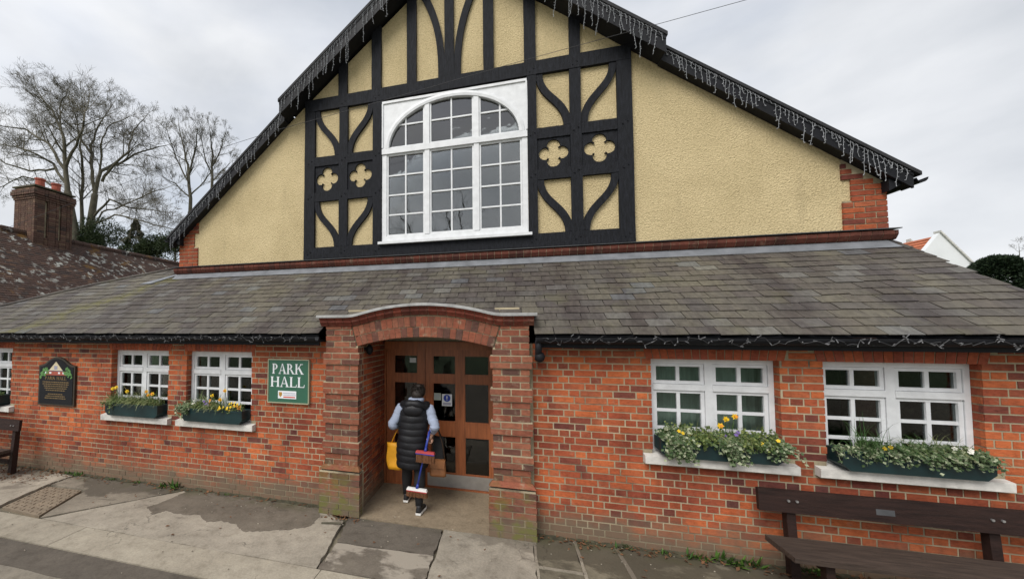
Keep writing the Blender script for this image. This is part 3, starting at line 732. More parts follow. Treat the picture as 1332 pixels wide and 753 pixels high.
# --- doors, y = 1.0
YD = 1.0
m = MB()
m.box(-1.96,-1.87,YD-.04,YD+.08,0,2.15); m.box(-.22,-.12,YD-.04,YD+.08,0,2.15); m.box(-1.87,-.22,YD-.039,YD+.079,2.03,2.15)
m.box(-1.87,-.22,YD-.03,YD+.07,0.0,.02)
df = m.build('entrance_doors', MAT['door'], hall)
m = MB(); m.box(-1.95,-.14,YD+.0,YD+.08,2.153,2.7); m.build('door_head_panel', MAT['plaster'], hall)
def leaf(x0, x1, cols, yo):
    y0, y1 = YD-.01+yo, YD+.035+yo; rows = [(.225,.765),(.97,1.54),(1.66,1.945)]
    d = MB(); ex = [x0]+[v for c in cols for v in c]+[x1]
    for i in range(0, len(ex), 2): d.box(ex[i], ex[i+1], y0, y1, .02, 2.03)
    for a, b in cols:
        zz = [.02]+[v for r in rows for v in r]+[2.03]
        for i in range(0, len(zz), 2): d.box(a, b, y0+.003, y1-.003, zz[i], zz[i+1])
    lf = d.build('door_leaf', MAT['door'], df)
    for a, b in cols:
        for r0, r1 in rows:
            bd = MB()
            bd.box(a,a+.012,y0+.006,y1-.006,r0,r1); bd.box(b-.012,b,y0+.006,y1-.006,r0,r1); bd.box(a+.012,b-.012,y0+.007,y1-.007,r0,r0+.012); bd.box(a+.012,b-.012,y0+.007,y1-.007,r1-.012,r1)
            bd.build('glazing_bead', MAT['door'], df)
            p = MB(); t = random.uniform(-.004,.004); yc = (y0+y1)/2
            p.hexa([(a+.012,yc-.003+t,r0+.012),(b-.012,yc-.003-t,r0+.012),(b-.012,yc+.003-t,r0+.012),(a+.012,yc+.003+t,r0+.012),(a+.012,yc-.003,r1-.012),(b-.012,yc-.003,r1-.012),(b-.012,yc+.003,r1-.012),(a+.012,yc+.003,r1-.012)])
            p.build('pane', MAT['doorglass'], df)
    if len(cols) < 2: return
    k = MB(); k.box(x0+.03,x1-.03,y0-.004,y0-.001,.03,.215); k.build('kick_plate', MAT['steel'], df)
leaf(-1.865,-1.258,[(-1.745,-1.372)],.0)
leaf(-1.252,-.225,[(-1.142,-.795),(-.672,-.315)],.002)
h = MB(); h.tube([(-1.20,YD-.012,.95),(-1.20,YD-.06,.95),(-1.20,YD-.06,1.25),(-1.20,YD-.012,1.25)],.011,8); h.build('door_handle', MAT['steel'], df, smooth=True)

# --- lean-to slate roof
ZE, YE, SLP = 2.262, -.21, 0.617
def rp(x, s, n=0.0):       # s metres up the slope, n off the surface
    c = 1/math.hypot(1, SLP); return Vector((x, YE+s*c-n*SLP*c, ZE+s*SLP*c+n*c))
H0, H1 = rp(-7.05, 2.30*math.hypot(1,SLP)), rp(-11.9, 0.0)
def hipx(s):
    smax = 2.30*math.hypot(1,SLP); t = s/smax
    pts = [(0,-11.85),(.374,-10.04),(.717,-8.66),(1.0,-7.05),(1.3,-5.6)]
    for (a, xa), (b, xb) in zip(pts, pts[1:]):
        if a <= t <= b: return xa+(xb-xa)*(t-a)/(b-a)
    return -5.6
SM = 1.89*math.hypot(1,SLP); SMX = 2.30*math.hypot(1,SLP)
m = MB()
cuts_ = [0, .36]+[.36+(SMX-.36)*i/10 for i in range(1, 11)]
for s0, s1 in zip(cuts_, cuts_[1:]):
    if s0 == 0:
        m.quad(rp(hipx(s0)+.02,s0,-.02), rp(-2.41,s0,-.02), rp(-2.41,s1,-.02), rp(hipx(s1)+.02,s1,-.02)); m.quad(rp(.26,s0,-.02), rp(XR,s0,-.02), rp(XR,s1,-.02), rp(.26,s1,-.02)); continue
    m.quad(rp(hipx(s0)+.02,s0,-.02), rp(XR if s0 < SM else -6.62,s0,-.02), rp(XR if s1 <= SM+.02 else -6.62,s1,-.02), rp(hipx(s1)+.02,s1,-.02))
lean = m.build('lean_to_roof', MAT['blackpaint'], hall)
GA = 0.157; slates = []; PCUT = (-2.40, 0.25)
i = 0
while i*GA < SMX:
    s0 = i*GA; s1 = min((i+1)*GA+.09, SMX+.03)
    x = hipx(s0)-.25 + (0.128 if i % 2 else 0)
    while x < XR+.02:
        w = 0.256+random.uniform(-.006,.006); a, b = x, min(x+w-.0075, XR+.03); x += w
        lim = -6.63 if s0 > SM-.02 else XR+.03
        if a > lim: break
        b = min(b, lim)
        hx0, hx1 = hipx(s0), hipx(min(s0+GA, SMX))
        if b < hx0+.02 or b-a < .03: continue
        if s0 < 0.36:                      # the porch stands through the two lowest courses
            if a >= PCUT[0] and b <= PCUT[1]: continue
            if a < PCUT[0] < b: b = PCUT[0]
            if a < PCUT[1] < b: a = PCUT[1]
            if b-a < .03: continue
        slates.append((a, b, s0, s1, max(a, hx0), max(a, hx1), i))
    i += 1
def slate_pts(a, b, s0, s1, a0, a1):
    j0 = random.uniform(-.008,.008); j1 = random.uniform(0,.007); sk = random.uniform(-.006,.006)
    if random.random() < 0.04: j0 += random.choice((-.02,.018,.03)); sk *= 3
    lo, hi, th = .013+j1, .002, .007
    sa, sb = s0+j0-sk, s0+j0+sk
    a1 = min(a1, b-.005)
    return [rp(a0,sa,lo-th),rp(b,sb,lo-th),rp(b,s1,hi-th),rp(a1,s1,hi-th),rp(a0,sa,lo),rp(b,sb,lo),rp(b,s1,hi),rp(a1,s1,hi)]
def sarea(s):
    c = [project(rp(x, t)) for x, t in ((s[0],s[2]),(s[1],s[2]),(s[1],s[2]+GA),(s[0],s[2]+GA))]
    if None in c: return 0
    mx_, my_ = sum(p[0] for p in c)/4, sum(p[1] for p in c)/4
    if not (0 < mx_ < 1332 and 0 < my_ < 753): return 0
    return abs(sum(c[i][0]*c[(i+1)%4][1]-c[(i+1)%4][0]*c[i][1] for i in range(4)))/2
slates.sort(key=sarea, reverse=True)
for s in slates[:300]:
    m = MB(); m.hexa(slate_pts(*s[:6])); m.build('slate', MAT['slate'], lean)
m = MB()
for s in slates[300:]: m.cur = random.random(); m.hexa(slate_pts(*s[:6]))
tag(m.build('slating', MAT['slate'], lean, rnd=True), kind='stuff')
# hip capping and the slope that falls away behind it
m = MB(); hp = [rp(hipx(SMX*t/8), SMX*t/8, .02) for t in range(9)]; m.tube(hp, .028, 6); m.build('hip_capping', MAT['slate'], lean, smooth=True)
m = MB(); back = [Vector((-11.85,YE,ZE)), Vector((-11.85,9,ZE)), Vector((-7.05,9,hp[-1].z-.02)), hp[-1]-Vector((0,0,.02))]; m.quad(*back)
m.build('side_slope', MAT['slate'], lean)
# verge at the far end
m = MB(); q = [rp(XR+.005,0,-.14), rp(XR+.03,0,-.14), rp(XR+.03,SM,-.14), rp(XR+.005,SM,-.14), rp(XR+.005,0,-.01), rp(XR+.03,0,-.01), rp(XR+.03,SM,-.01), rp(XR+.005,SM,-.01)]
m.hexa(q); m.build('verge_board', MAT['blackpaint'], lean)
# lead apron against the gable
m = MB(); m.hexa([rp(-6.62,SM-.17,.014),rp(4.72,SM-.17,.014),(4.66,1.70,3.30),(-6.62,1.70,3.30),rp(-6.62,SM-.17,.022),rp(4.72,SM-.17,.022),(4.66,1.655,3.475),(-6.62,1.655,3.475)])
m.build('flashing', MAT['lead'], hall)
m = MB()
for i in range(5):
    a = -6.95+i*0.0; 
m.hexa([rp(-7.25,SM-.36,.02),rp(-6.98,SM-.36,.02),rp(-6.60,SM+.10,.02),rp(-6.72,SM+.10,.02),rp(-7.25,SM-.36,.026),rp(-6.98,SM-.36,.026),rp(-6.60,SM+.10,.026),rp(-6.72,SM+.10,.026)])
m.build('lead_patch', MAT['lead'], hall)
# --- gutters and fascias
for a, b in ((-11.8,-2.40),(0.26,4.86)):
    m = MB(); m.box(a,b,-.19,-.165,2.12,2.235); m.box(a,b,-.163,.0,2.163,2.19); m.build('fascia', MAT['blackpaint'], hall)
    gt = MB(); rr = []
    for xx_ in (a-.0, b+.0):
        rr.append([(xx_, -.25+.062*math.cos(t), 2.235+.068*math.sin(t)) for t in [PI+PI*i/8 for i in range(9)]]+[(xx_, -.25+.055*math.cos(t), 2.235+.058*math.sin(t)) for t in [2*PI-PI*i/8 for i in range(9)]])
    gt.rings(rr); gt.build('gutter', MAT['blackpaint'], hall, smooth=False, fix=True)
m = MB(); m.tube([(.285,-.245,2.20),(.285,-.245,2.10),(.285,-.16,2.0),(.285,-.05,1.99)],.035,8); m.build('gutter_outlet', MAT['blackpaint'], hall, smooth=True)

# --- gable wall
GY = 1.70
BLX, BRX = -4.08, 2.15
def roofz(x): # underside of the roof at the gable
    return min(8.93-0.02-abs(x-(-0.93))*0.83, 8.9)
apex = (-0.93, 8.78)
gl = [(-6.60,3.38),(4.70,3.38),(4.70,4.26),(2.0,6.44),(apex[0],8.80),(-3.90,6.44),(-6.60,4.20)]
WX0, WX1, WZa, WZb = -2.18, 0.285, 3.88, 6.38
plate('gable_wall', gl, [[(WX0+.02,WZa+.02),(WX1-.02,WZa+.02),(WX1-.02,WZb-.02),(WX0+.02,WZb-.02)]], XZ, GY, GY+.25, MAT['stucco'], hall)
# side and rear walls
for a, b in ((-6.60,-6.35),(4.47,4.72)):
    m = MB(); m.box(a,b,GY+.251,15,0,4.25); m.build('side_wall', MAT['oldbrick'], hall)
m = MB(); m.box(-6.6,4.72,15.0,15.25,0,4.25); m.prism([(-6.6,4.25),(4.72,4.25),(-0.93,8.7)], XZ, 15.0, 15.25); m.build('rear_wall', MAT['oldbrick'], hall, fix=True)
for a in (XL, XR-.25):
    m = MB(); m.prism([(.271,0),(1.69 if a > 0 else 9,0),(1.69 if a > 0 else 9,2.2),(1.6,2.2),(.271,2.2)] if a < 0 else [(.271,0),(1.69,0),(1.69,3.1),(.271,2.2)], lambda y, z, d: (d, y, z), a, a+.25); m.build('end_wall', MAT['oldbrick'], hall, fix=True)
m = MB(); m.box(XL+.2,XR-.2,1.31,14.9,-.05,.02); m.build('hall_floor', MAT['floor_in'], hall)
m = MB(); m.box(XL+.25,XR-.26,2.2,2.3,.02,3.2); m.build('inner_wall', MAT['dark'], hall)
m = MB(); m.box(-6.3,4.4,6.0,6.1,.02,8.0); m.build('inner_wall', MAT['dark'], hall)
# --- string course
m = MB(); sp = [(-.0,3.475),(-.06,3.475),(-.075,3.49),(-.095,3.52),(-.105,3.535),(-.105,3.585),(0,3.60)]
mm = MB(); mm.rings([[(x, GY+py+.004, pz) for py, pz in sp] for x in (-6.66,4.74)]); sc_ = mm.build('string_course', MAT['mortar'], hall, fix=True)
x = -6.66
while x < 4.74:
    b = min(x+.1115, 4.74); k = MB(); k.rings([[(xx_, GY+py-(.004 if py else -.004), pz) for py, pz in sp] for xx_ in (x+.003,b-.003)]); m.cur = random.random()
    o = len(m.v); m.v += k.v; m.f += [tuple(i+o for i in f) for f in k.f]; m.r += [m.cur]*len(k.f); x += .1125
tag(m.build('moulded_bricks', MAT['course'], sc_, rnd=True, fix=True), kind='stuff')
m = MB(); m.hexa([(-6.68,GY-.13,3.601),(4.76,GY-.13,3.601),(4.76,GY,3.606),(-6.68,GY,3.606),(-6.68,GY-.13,3.612),(4.76,GY-.13,3.612),(4.76,GY,3.628),(-6.68,GY,3.628)]); m.build('string_lead', MAT['darklead'], hall)
# --- quoins
for side in (0, 1):
    x_out, sgn = ((-6.605, 1), (4.705, -1))[side]
    lo = [(3.632,4.02,.455),(4.02,4.33,.36),(4.33,4.60,.455)]
    q = MB()
    for z0, z1, w in lo: q.box(*sorted((x_out+.004*sgn, x_out+(w-.004)*sgn)), GY-.016, GY+.1, z0, min(z1, 4.58))
    qo = q.build('quoin', MAT['mortar'], hall)
    z = 3.634; k = 0
    while z < 4.54:
        zc = z+.03; w = .455 if (zc < 4.02 or zc > 4.33) else .36
        top = 4.25+ (0.0)
        cutx = max(0.0, (z+.07-4.20)/0.83)   # roof slope trims the outer corner
        xs = [0,.2275,w] if k % 2 else ([0,.115,.34,w] if w > .4 else [0,.115,w])
        for i in range(len(xs)-1):
            a, b = max(xs[i], cutx)+J/2*(i > 0), xs[i+1]-(J/2 if i < len(xs)-2 else 0)
            if b-a < .03: continue
            aa, bb = sorted((x_out+a*sgn, x_out+b*sgn))
            piece('quoin_brick', (aa,bb,GY-.024+random.uniform(-.002,.002),GY+.05,z,z+C-J), MAT['brick'], qo)
        z += C; k += 1

# --- timber framing
TY0, TY1 = GY-.055, GY+.01
def topz(x):           # top of the slates above x, measured at the verge
    if x < -4.08: return 6.51+(x+4.08)*0.855
    if x < -0.93: return 6.58+(x+4.08)*0.80
    if x < 2.15: return 9.10-(x+0.93)*0.833
    return 6.49-(x-2.15)*0.798
def post(x0, x1, z0, z1, dy=0.0, name='timber_post'):
    m = MB(); n = 6; rr = []
    for i in range(n+1):
        z = z0+(z1-z0)*i/n; j = random.uniform(-.003,.003); k = random.uniform(-.003,.003)
        rr.append([(x0+j,TY0+dy,z),(x1+k,TY0+dy,z),(x1+k,TY1,z),(x0+j,TY1,z)])
    m.rings(rr); return m.build(name, MAT['timber'], hall, fix=True)
def rail(x0, x1, z0, z1, dy=0.0):
    m = MB(); n = 10; rr = []
    for i in range(n+1):
        x = x0+(x1-x0)*i/n; j = random.uniform(-.003,.003); k = random.uniform(-.003,.003)
        rr.append([(x,TY0+dy,z0+j),(x,TY1,z0+j),(x,TY1,z1+k),(x,TY0+dy,z1+k)])
    m.rings(rr); return m.build('timber_rail', MAT['timber'], hall, fix=True)
def bez(p, t):
    a, b, c, d = [Vector(q) for q in p]; u = 1-t
    return a*u**3+b*3*u*u*t+c*3*u*t*t+d*t**3
def brace(p, w0, w1, dy=0.006):
    m = MB(); rr = []; n = 14
    for i in range(n+1):
        t = i/n; c = bez(p, t); d = (bez(p, min(1,t+.01))-bez(p, max(0,t-.01))).normalized(); nn = Vector((-d.y, d.x)); w = (w0+(w1-w0)*t)/2
        a, b = c+nn*w, c-nn*w
        rr.append([(a.x,TY0+dy,a.y),(b.x,TY0+dy,b.y),(b.x,TY1,b.y),(a.x,TY1,a.y)])
    m.rings(rr); return m.build('timber_brace', MAT['timber'], hall, fix=True)
post(-3.71,-3.50,3.632,6.42,-.004); post(1.59,1.795,3.632,6.42,-.004)
rail(-3.71,1.795,6.421,6.645,-.008); rail(-3.499,1.589,3.632,3.845,-.002)
for side in (-1, 1):
    mid = (-2.925, 1.005)[side > 0]; inner = ((-2.35,-2.187), (0.292,0.43))[side > 0]
    post(mid-.082,mid+.082,3.846,6.42,-.001); post(inner[0],inner[1],3.846,6.42,-.003)
    xa, xb = ((-3.499,-2.351), (0.431,1.589))[side > 0]
    for h0, h1 in ((xa, mid-.083), (mid+.083, xb)):
        rail(h0, h1, 5.365, 5.535); rail(h0, h1, 4.70, 4.865)
        cxq, czq = (h0+h1)/2, 5.115
        # quatrefoil cut through a boarded panel
        pts = []
        for q in range(4):
            th = q*PI/2; c = Vector((cxq+.118*math.cos(th), czq+.118*math.sin(th)))
            for i in range(11):
                a = th-PI*.66+PI*1.32*i/10; pts.append((c.x+.102*math.cos(a), c.y+.102*math.sin(a)))
        plate('quatrefoil_panel', [(h0+.001,4.866),(h1-.001,4.866),(h1-.001,5.364),(h0+.001,5.364)], [pts], XZ, TY0+.022, TY1-.002, MAT['timber'], hall)
        out_left = h0 < mid
        for ztop, zbot in ((6.42,5.536),(4.70,3.846)):
            o = (h0+.045) if out_left else (h1-.045); i_ = (mid-.115) if out_left else (mid+.115)
            hgt = ztop-zbot
            brace([(o,ztop-.005),(o,ztop-hgt*.46),(i_+(-.02 if out_left else .02),ztop-hgt*.50),(i_,zbot+.005)], .10, .115)
for x0, x1 in ((-3.03,-2.86),(-2.38,-2.20),(-1.72,-1.55),(-1.05,-.89),(-.40,-.23),(.25,.43),(.93,1.09)):
    post(x0, x1, 6.646, topz((x0+x1)/2)-.20, .0, 'timber_stud')
brace([(-1.105,6.65),(-1.10,7.25),(-1.16,7.72),(-1.47,8.30)], .115, .115)
brace([(-.835,6.65),(-.84,7.25),(-.76,7.72),(-.45,8.30)], .115, .115)
# pegs on the posts
m = MB()
for x in (-3.6,-2.925,-2.27,.36,1.005,1.69):
    for z in (3.74,4.78,5.45,6.5):
        for j in (-.03,.035): m.tube([(x+j,TY0-.016,z+j*.6),(x+j,TY0+.01,z+j*.6)],.011,6)
tag(m.build('timber_pegs', MAT['timber'], hall), kind='stuff')

# --- big arched window
fr = MB()
fr.box(WX0,WX0+.085,GY-.035,GY+.07,WZa,5.43); fr.box(WX1-.085,WX1,GY-.035,GY+.07,WZa,5.43)
fr.box(WX0+.085,WX1-.085,GY-.034,GY+.069,WZa,WZa+.085)
fr.box(WX0,WX1,GY-.055,GY+.07,5.431,5.53)
MUL = (-1.365,-.525)
for mxx in MUL:
    fr.box(mxx-.042,mxx+.042,GY-.042,GY+.068,WZa+.086,5.43); fr.box(mxx-.042,mxx+.042,GY-.042,GY+.068,5.531,6.31)
gw = fr.build('gable_window', MAT['white'], hall)
WCX, EA, EB, EZ = (WX0+WX1)/2, 1.135, .79, 5.531
arcp = [(WCX+EA*math.cos(PI*i/40), EZ+EB*math.sin(PI*i/40)) for i in range(41)]
outl = [(WX0,EZ),(WX0,WZb),(WX1,WZb),(WX1,EZ)]+arcp
m = bmesh.new()
plate('arch_spandrel', outl, [], XZ, GY-.03, GY+.045, MAT['white'], gw)
mb_ = MB(); rr = []
for i in range(41):
    t = PI*i/40; c, s = math.cos(t), math.sin(t)
    rr.append([(WCX+(EA-.03)*c,GY-.052,EZ+.001+(EB-.03)*s),(WCX+(EA+.012)*c,GY-.058,EZ+.001+(EB+.012)*s),(WCX+(EA+.05)*c,GY-.05,EZ+.001+(EB+.05)*s),(WCX+(EA+.05)*c,GY-.02,EZ+.001+(EB+.05)*s),(WCX+(EA-.03)*c,GY+.05,EZ+.001+(EB-.03)*s)])
mb_.rings(rr); mb_.build('arch_moulding', MAT['white'], gw, fix=True)
m = MB(); m.box(WX0,WX1,GY-.05,GY-.031,WZb-.03,WZb+.012); m.box(WX0-.012,WX0+.02,GY-.049,GY-.031,EZ+.02,WZb-.03); m.box(WX1-.02,WX1+.012,GY-.049,GY-.031,EZ+.02,WZb-.03); m.build('outer_moulding', MAT['white'], gw)
m = MB(); m.hexa([(WX0-.05,GY-.12,WZa-.062),(WX1+.05,GY-.12,WZa-.062),(WX1+.05,GY,WZa-.062),(WX0-.05,GY,WZa-.062),(WX0-.05,GY-.12,WZa-.018),(WX1+.05,GY-.12,WZa-.018),(WX1+.05,GY,WZa-.002),(WX0-.05,GY,WZa-.002)]); m.build('sill', MAT['white'], gw)
lights = [(WX0+.085,MUL[0]-.042),(MUL[0]+.042,MUL[1]-.042),(MUL[1]+.042,WX1-.085)]
for li, (a, b) in enumerate(lights):
    for z0, z1, zs in ((WZa+.085,5.43,[.25,.5,.75]),(5.531,6.36,[.5])):
        s = MB(); sw = .03
        s.box(a+.002,a+sw,GY-.02,GY+.05,z0+.002,z1-.002); s.box(b-sw,b-.002,GY-.02,GY+.05,z0+.002,z1-.002)
        s.box(a+sw,b-sw,GY-.019,GY+.049,z0+.002,z0+sw); s.box(a+sw,b-sw,GY-.019,GY+.049,z1-sw,z1-.002)
        s.build('sash', MAT['white'], gw)
        g0, g1, h0, h1 = a+sw, b-sw, z0+sw, z1-sw; gm = (g0+g1)/2; bw = .0125
        v = MB(); v.box(gm-bw,gm+bw,GY-.012,GY+.04,h0,h1); zz = [h0+(h1-h0)*t for t in zs]
        for q in zz: v.box(g0,gm-bw,GY-.010,GY+.038,q-bw,q+bw); v.box(gm+bw,g1,GY-.010,GY+.038,q-bw,q+bw)
        v.build('glazing_bar', MAT['white'], gw)
        ed = [h0]+zz+[h1]
        for c0, c1 in ((g0,gm-bw),(gm+bw,g1)):
            for k in range(len(ed)-1):
                p0, p1 = ed[k]+(bw if k else 0), ed[k+1]-(bw if k < len(ed)-2 else 0)
                q = MB(); t = random.uniform(-.005,.005); u = random.uniform(-.003,.003)
                q.hexa([(c0,GY+.012+t,p0),(c1,GY+.012-t,p0),(c1,GY+.017-t,p0),(c0,GY+.017+t,p0),(c0,GY+.012+t+u,p1),(c1,GY+.012-t+u,p1),(c1,GY+.017-t+u,p1),(c0,GY+.017+t+u,p1)])
                q.build('pane', MAT['glass'], gw)

# --- main roof, barge boards, soffits
def slantbox(m, xa, xb, y0, y1, dz0, dz1, n=1):
    za, zb = topz(xa+(1e-4 if xa in (2.15,-4.08) else 0)), topz(xb-(1e-4))
    m.hexa([(xa,y0,za+dz0),(xb,y0,zb+dz0),(xb,y1,zb+dz0),(xa,y1,za+dz0),(xa,y0,za+dz1),(xb,y0,zb+dz1),(xb,y1,zb+dz1),(xa,y1,za+dz1)])
m = MB(); slantbox(m,-6.76,-4.081,1.50,15.3,-.045,0); slantbox(m,-4.079,-.93,1.50,15.3,-.05,-.0); m.build('main_roof', MAT['verge'], hall)
m = MB(); slantbox(m,2.151,4.92,1.50,15.3,-.045,0); slantbox(m,-.929,2.149,1.50,15.3,-.05,-.0); m.build('main_roof', MAT['verge'], hall)
UL, UR = -4.10, 2.175
def ubox(m, xa, xb, y0, y1, dz0, dz1):
    f = lambda x: (9.10-abs(x+.93)*(0.80 if x < -.93 else 0.833))
    za, zb = f(xa), f(xb)
    m.hexa([(xa,y0,za+dz0),(xb,y0,zb+dz0),(xb,y1,zb+dz0),(xa,y1,za+dz0),(xa,y0,za+dz1),(xb,y0,zb+dz1),(xb,y1,zb+dz1),(xa,y1,za+dz1)])
m = MB(); ubox(m,UL,-.931,1.335,1.499,-.04,.012); m.build('verge_slates', MAT['verge'], hall)
m = MB(); ubox(m,-.929,UR,1.335,1.499,-.04,.012); m.build('verge_slates', MAT['verge'], hall)
for xa, xb in ((UL+.015,-.932),(-.928,UR-.015)):
    m = MB(); ubox(m,xa,xb,1.36,1.39,-.29,-.042); m.build('bargeboard', MAT['blackpaint'], hall)
    m = MB(); ubox(m,xa,xb,1.391,1.69,-.25,-.225); m.build('soffit', MAT['blackpaint'], hall)
    m = MB(); ubox(m,xa,xb,1.352,1.359,-.10,-.042); m.build('barge_moulding', MAT['blackpaint'], hall)
for xa, xb in ((-6.72,-4.085),(2.155,4.86)):
    m = MB(); slantbox(m,xa,xb,1.53,1.56,-.24,-.047); m.build('bargeboard', MAT['blackpaint'], hall)
    m = MB(); slantbox(m,xa,xb,1.561,1.69,-.225,-.20); m.build('soffit', MAT['blackpaint'], hall)
    m = MB(); slantbox(m,xa,xb,1.523,1.529,-.09,-.047); m.build('barge_moulding', MAT['blackpaint'], hall)
# side eaves gutters, seen end-on past the barge feet
for xg, s in ((-6.80,-1),(4.95,1)):
    zg = 4.215 if s > 0 else 4.185; m = MB()
    ring = [(.06*math.cos(t), .06*math.sin(t)) for t in [PI+PI*i/8 for i in range(9)]]+[(.05*math.cos(t), .05*math.sin(t)) for t in [2*PI-PI*i/8 for i in range(9)]]
    m.rings([[(xg+a, y, zg+b) for a, b in ring] for y in (1.54,15.2)]); m.build('side_gutter', MAT['blackpaint'], hall, fix=True)
    m = MB(); m.prism([(xg-.06*s,zg+.005),(xg-.30*s,zg-.13),(xg-.30*s,zg+.02),(xg-.06*s,zg+.03)], XZ, 1.57, 1.69); m.build('eaves_box', MAT['blackpaint'], hall, fix=True)

# ================================================================ THINGS FIXED TO THE HALL
# --- icicle light strings along the verge
def icicles(label, xa, xb, zf, y, step, lmin, lmax):
    root = empty('icicle_lights', ((xa+xb)/2, y, zf((xa+xb)/2)), label, 'string lights', 'icicle lights along the gable verge')
    n = int(abs(xb-xa)/step); c = MB(); pts = []
    for i in range(n*2+1):
        x = xa+(xb-xa)*i/(n*2); pts.append((x, y, zf(x)-(.018 if i % 2 else 0)+random.uniform(-.006,.006)))
    c.tube(pts, .0035, 4); c.build('cable', MAT['wire'], root)
    for i in range(n):
        if random.random() < .03: continue
        x = xa+(xb-xa)*(i+random.uniform(.2,.8))/n; z = zf(x); L = lmin+(lmax-lmin)*random.random()**1.6
        m = MB(); p = Vector((x, y-.004, z)); path = [p.copy()]; k = max(3, int(L/.045)); dx = random.uniform(-.12,.12)
        for j in range(k):
            p = p+Vector((dx*L/k+random.uniform(-.010,.010), random.uniform(-.004,.004), -L/k)); path.append(p.copy())
        m.tube(path, .0026, 4)
        for q in path[1:]:
            d = Vector((random.uniform(-1,1), random.uniform(-.4,.2), random.uniform(-.9,.3))).normalized()*random.uniform(.014,.026)
            m.tube([q, q+d], [.0032,.0052], 4)
        m.build('light_drop', MAT['wire'], root)
zu = lambda x: 9.10-abs(x+.93)*(0.80 if x < -.93 else 0.833)-.055
zlo = lambda x: topz(x)-.06
icicles('icicle light string on the upper projecting bargeboard, slope towards the bare trees', -4.04, -1.9, zu, 1.343, .052, .10, .58)
icicles('icicle light string on the upper projecting bargeboard, slope towards the white house', 0.2, 2.12, zu, 1.343, .052, .10, .58)
icicles('icicle light string on the lower bargeboard, slope towards the bare trees', -6.68, -4.12, zlo, 1.515, .046, .07, .36)
icicles('icicle light string on the lower bargeboard, slope towards the white house', 2.2, 4.82, zlo, 1.515, .046, .07, .36)
# --- tangled light strings along the gutters
def gutter_lights(label, a, b):
    root = empty('gutter_lights', ((a+b)/2, -.32, 2.16), label, 'string lights', 'tangled light strings on the gutters')
    c = MB(); pts = []; n = int((b-a)/.035)
    for i in range(n+1):
        x = a+(b-a)*i/n; pts.append((x+random.uniform(-.03,.03), -.318+random.uniform(-.012,.008), 2.205+.022*math.sin(x*23)+random.uniform(-.03,.03)))
    c.tube(pts, .0030, 4); c.build('cable', MAT['cable'], root)
    m = MB()
    for i in range(n):
        p = Vector(random.choice(pts)); d = Vector((random.uniform(-1,1), random.uniform(-.6,0), random.uniform(-.8,.9))).normalized()*random.uniform(.018,.04)
        m.tube([p, p+d], [.0028,.005], 4)
    tag(m.build('bulbs', MAT['dimwire'], root), kind='stuff')
gutter_lights('tangled string of small lights along the gutter above the green name sign', -8.9, -2.46)
gutter_lights('tangled string of small lights along the gutter above the ivy-filled window boxes', .30, 4.45)
# --- overhead cable
m = MB(); a, b = Vector((-14.0,.72,3.6)), Vector((9.5,.68,7.7)); pts = []
ctrl = [(-12,4.05),(-6.13,5.2),(-4.57,5.47),(-3.68,5.6),(-2.06,5.77),(0,6.01),(1.26,6.14),(1.9,6.2),(2.77,6.29),(9,6.9)]
m.tube([(-14.5,1.19,3.62)]+[(x,.7,z) for x, z in ctrl]+[(48,.7,11.0)], .0032, 5); tag(m.build('overhead_cable', MAT['cable'], smooth=True), 'thin dark overhead cable slung across in front of the gable', 'cable')
# --- lamp and camera
r = empty('porch_lamp', (.30,-.20,1.97), 'small black bulkhead lamp on the brickwork under the gutter outlet', 'lamp')
m = MB(); m.ball((.30,-.20,2.02),.055,.055,.06,10,8); m.build('lamp_body', MAT['blackpaint'], r, smooth=True)
m = MB(); m.box(.27,.33,-.19,-.002,2.0,2.06); m.build('bracket', MAT['blackpaint'], r)
r = empty('porch_lantern', (-1.80,.12,1.99), 'small dark lamp inside the porch under the arch', 'lamp')
m = MB(); m.ball((-1.82,.12,2.06),.05,.05,.07,10,8); m.build('lamp_body', MAT['blackpaint'], r, smooth=True)
m = MB(); m.box(-1.89,-1.82,.10,.14,2.05,2.09); m.build('bracket', MAT['blackpaint'], r)

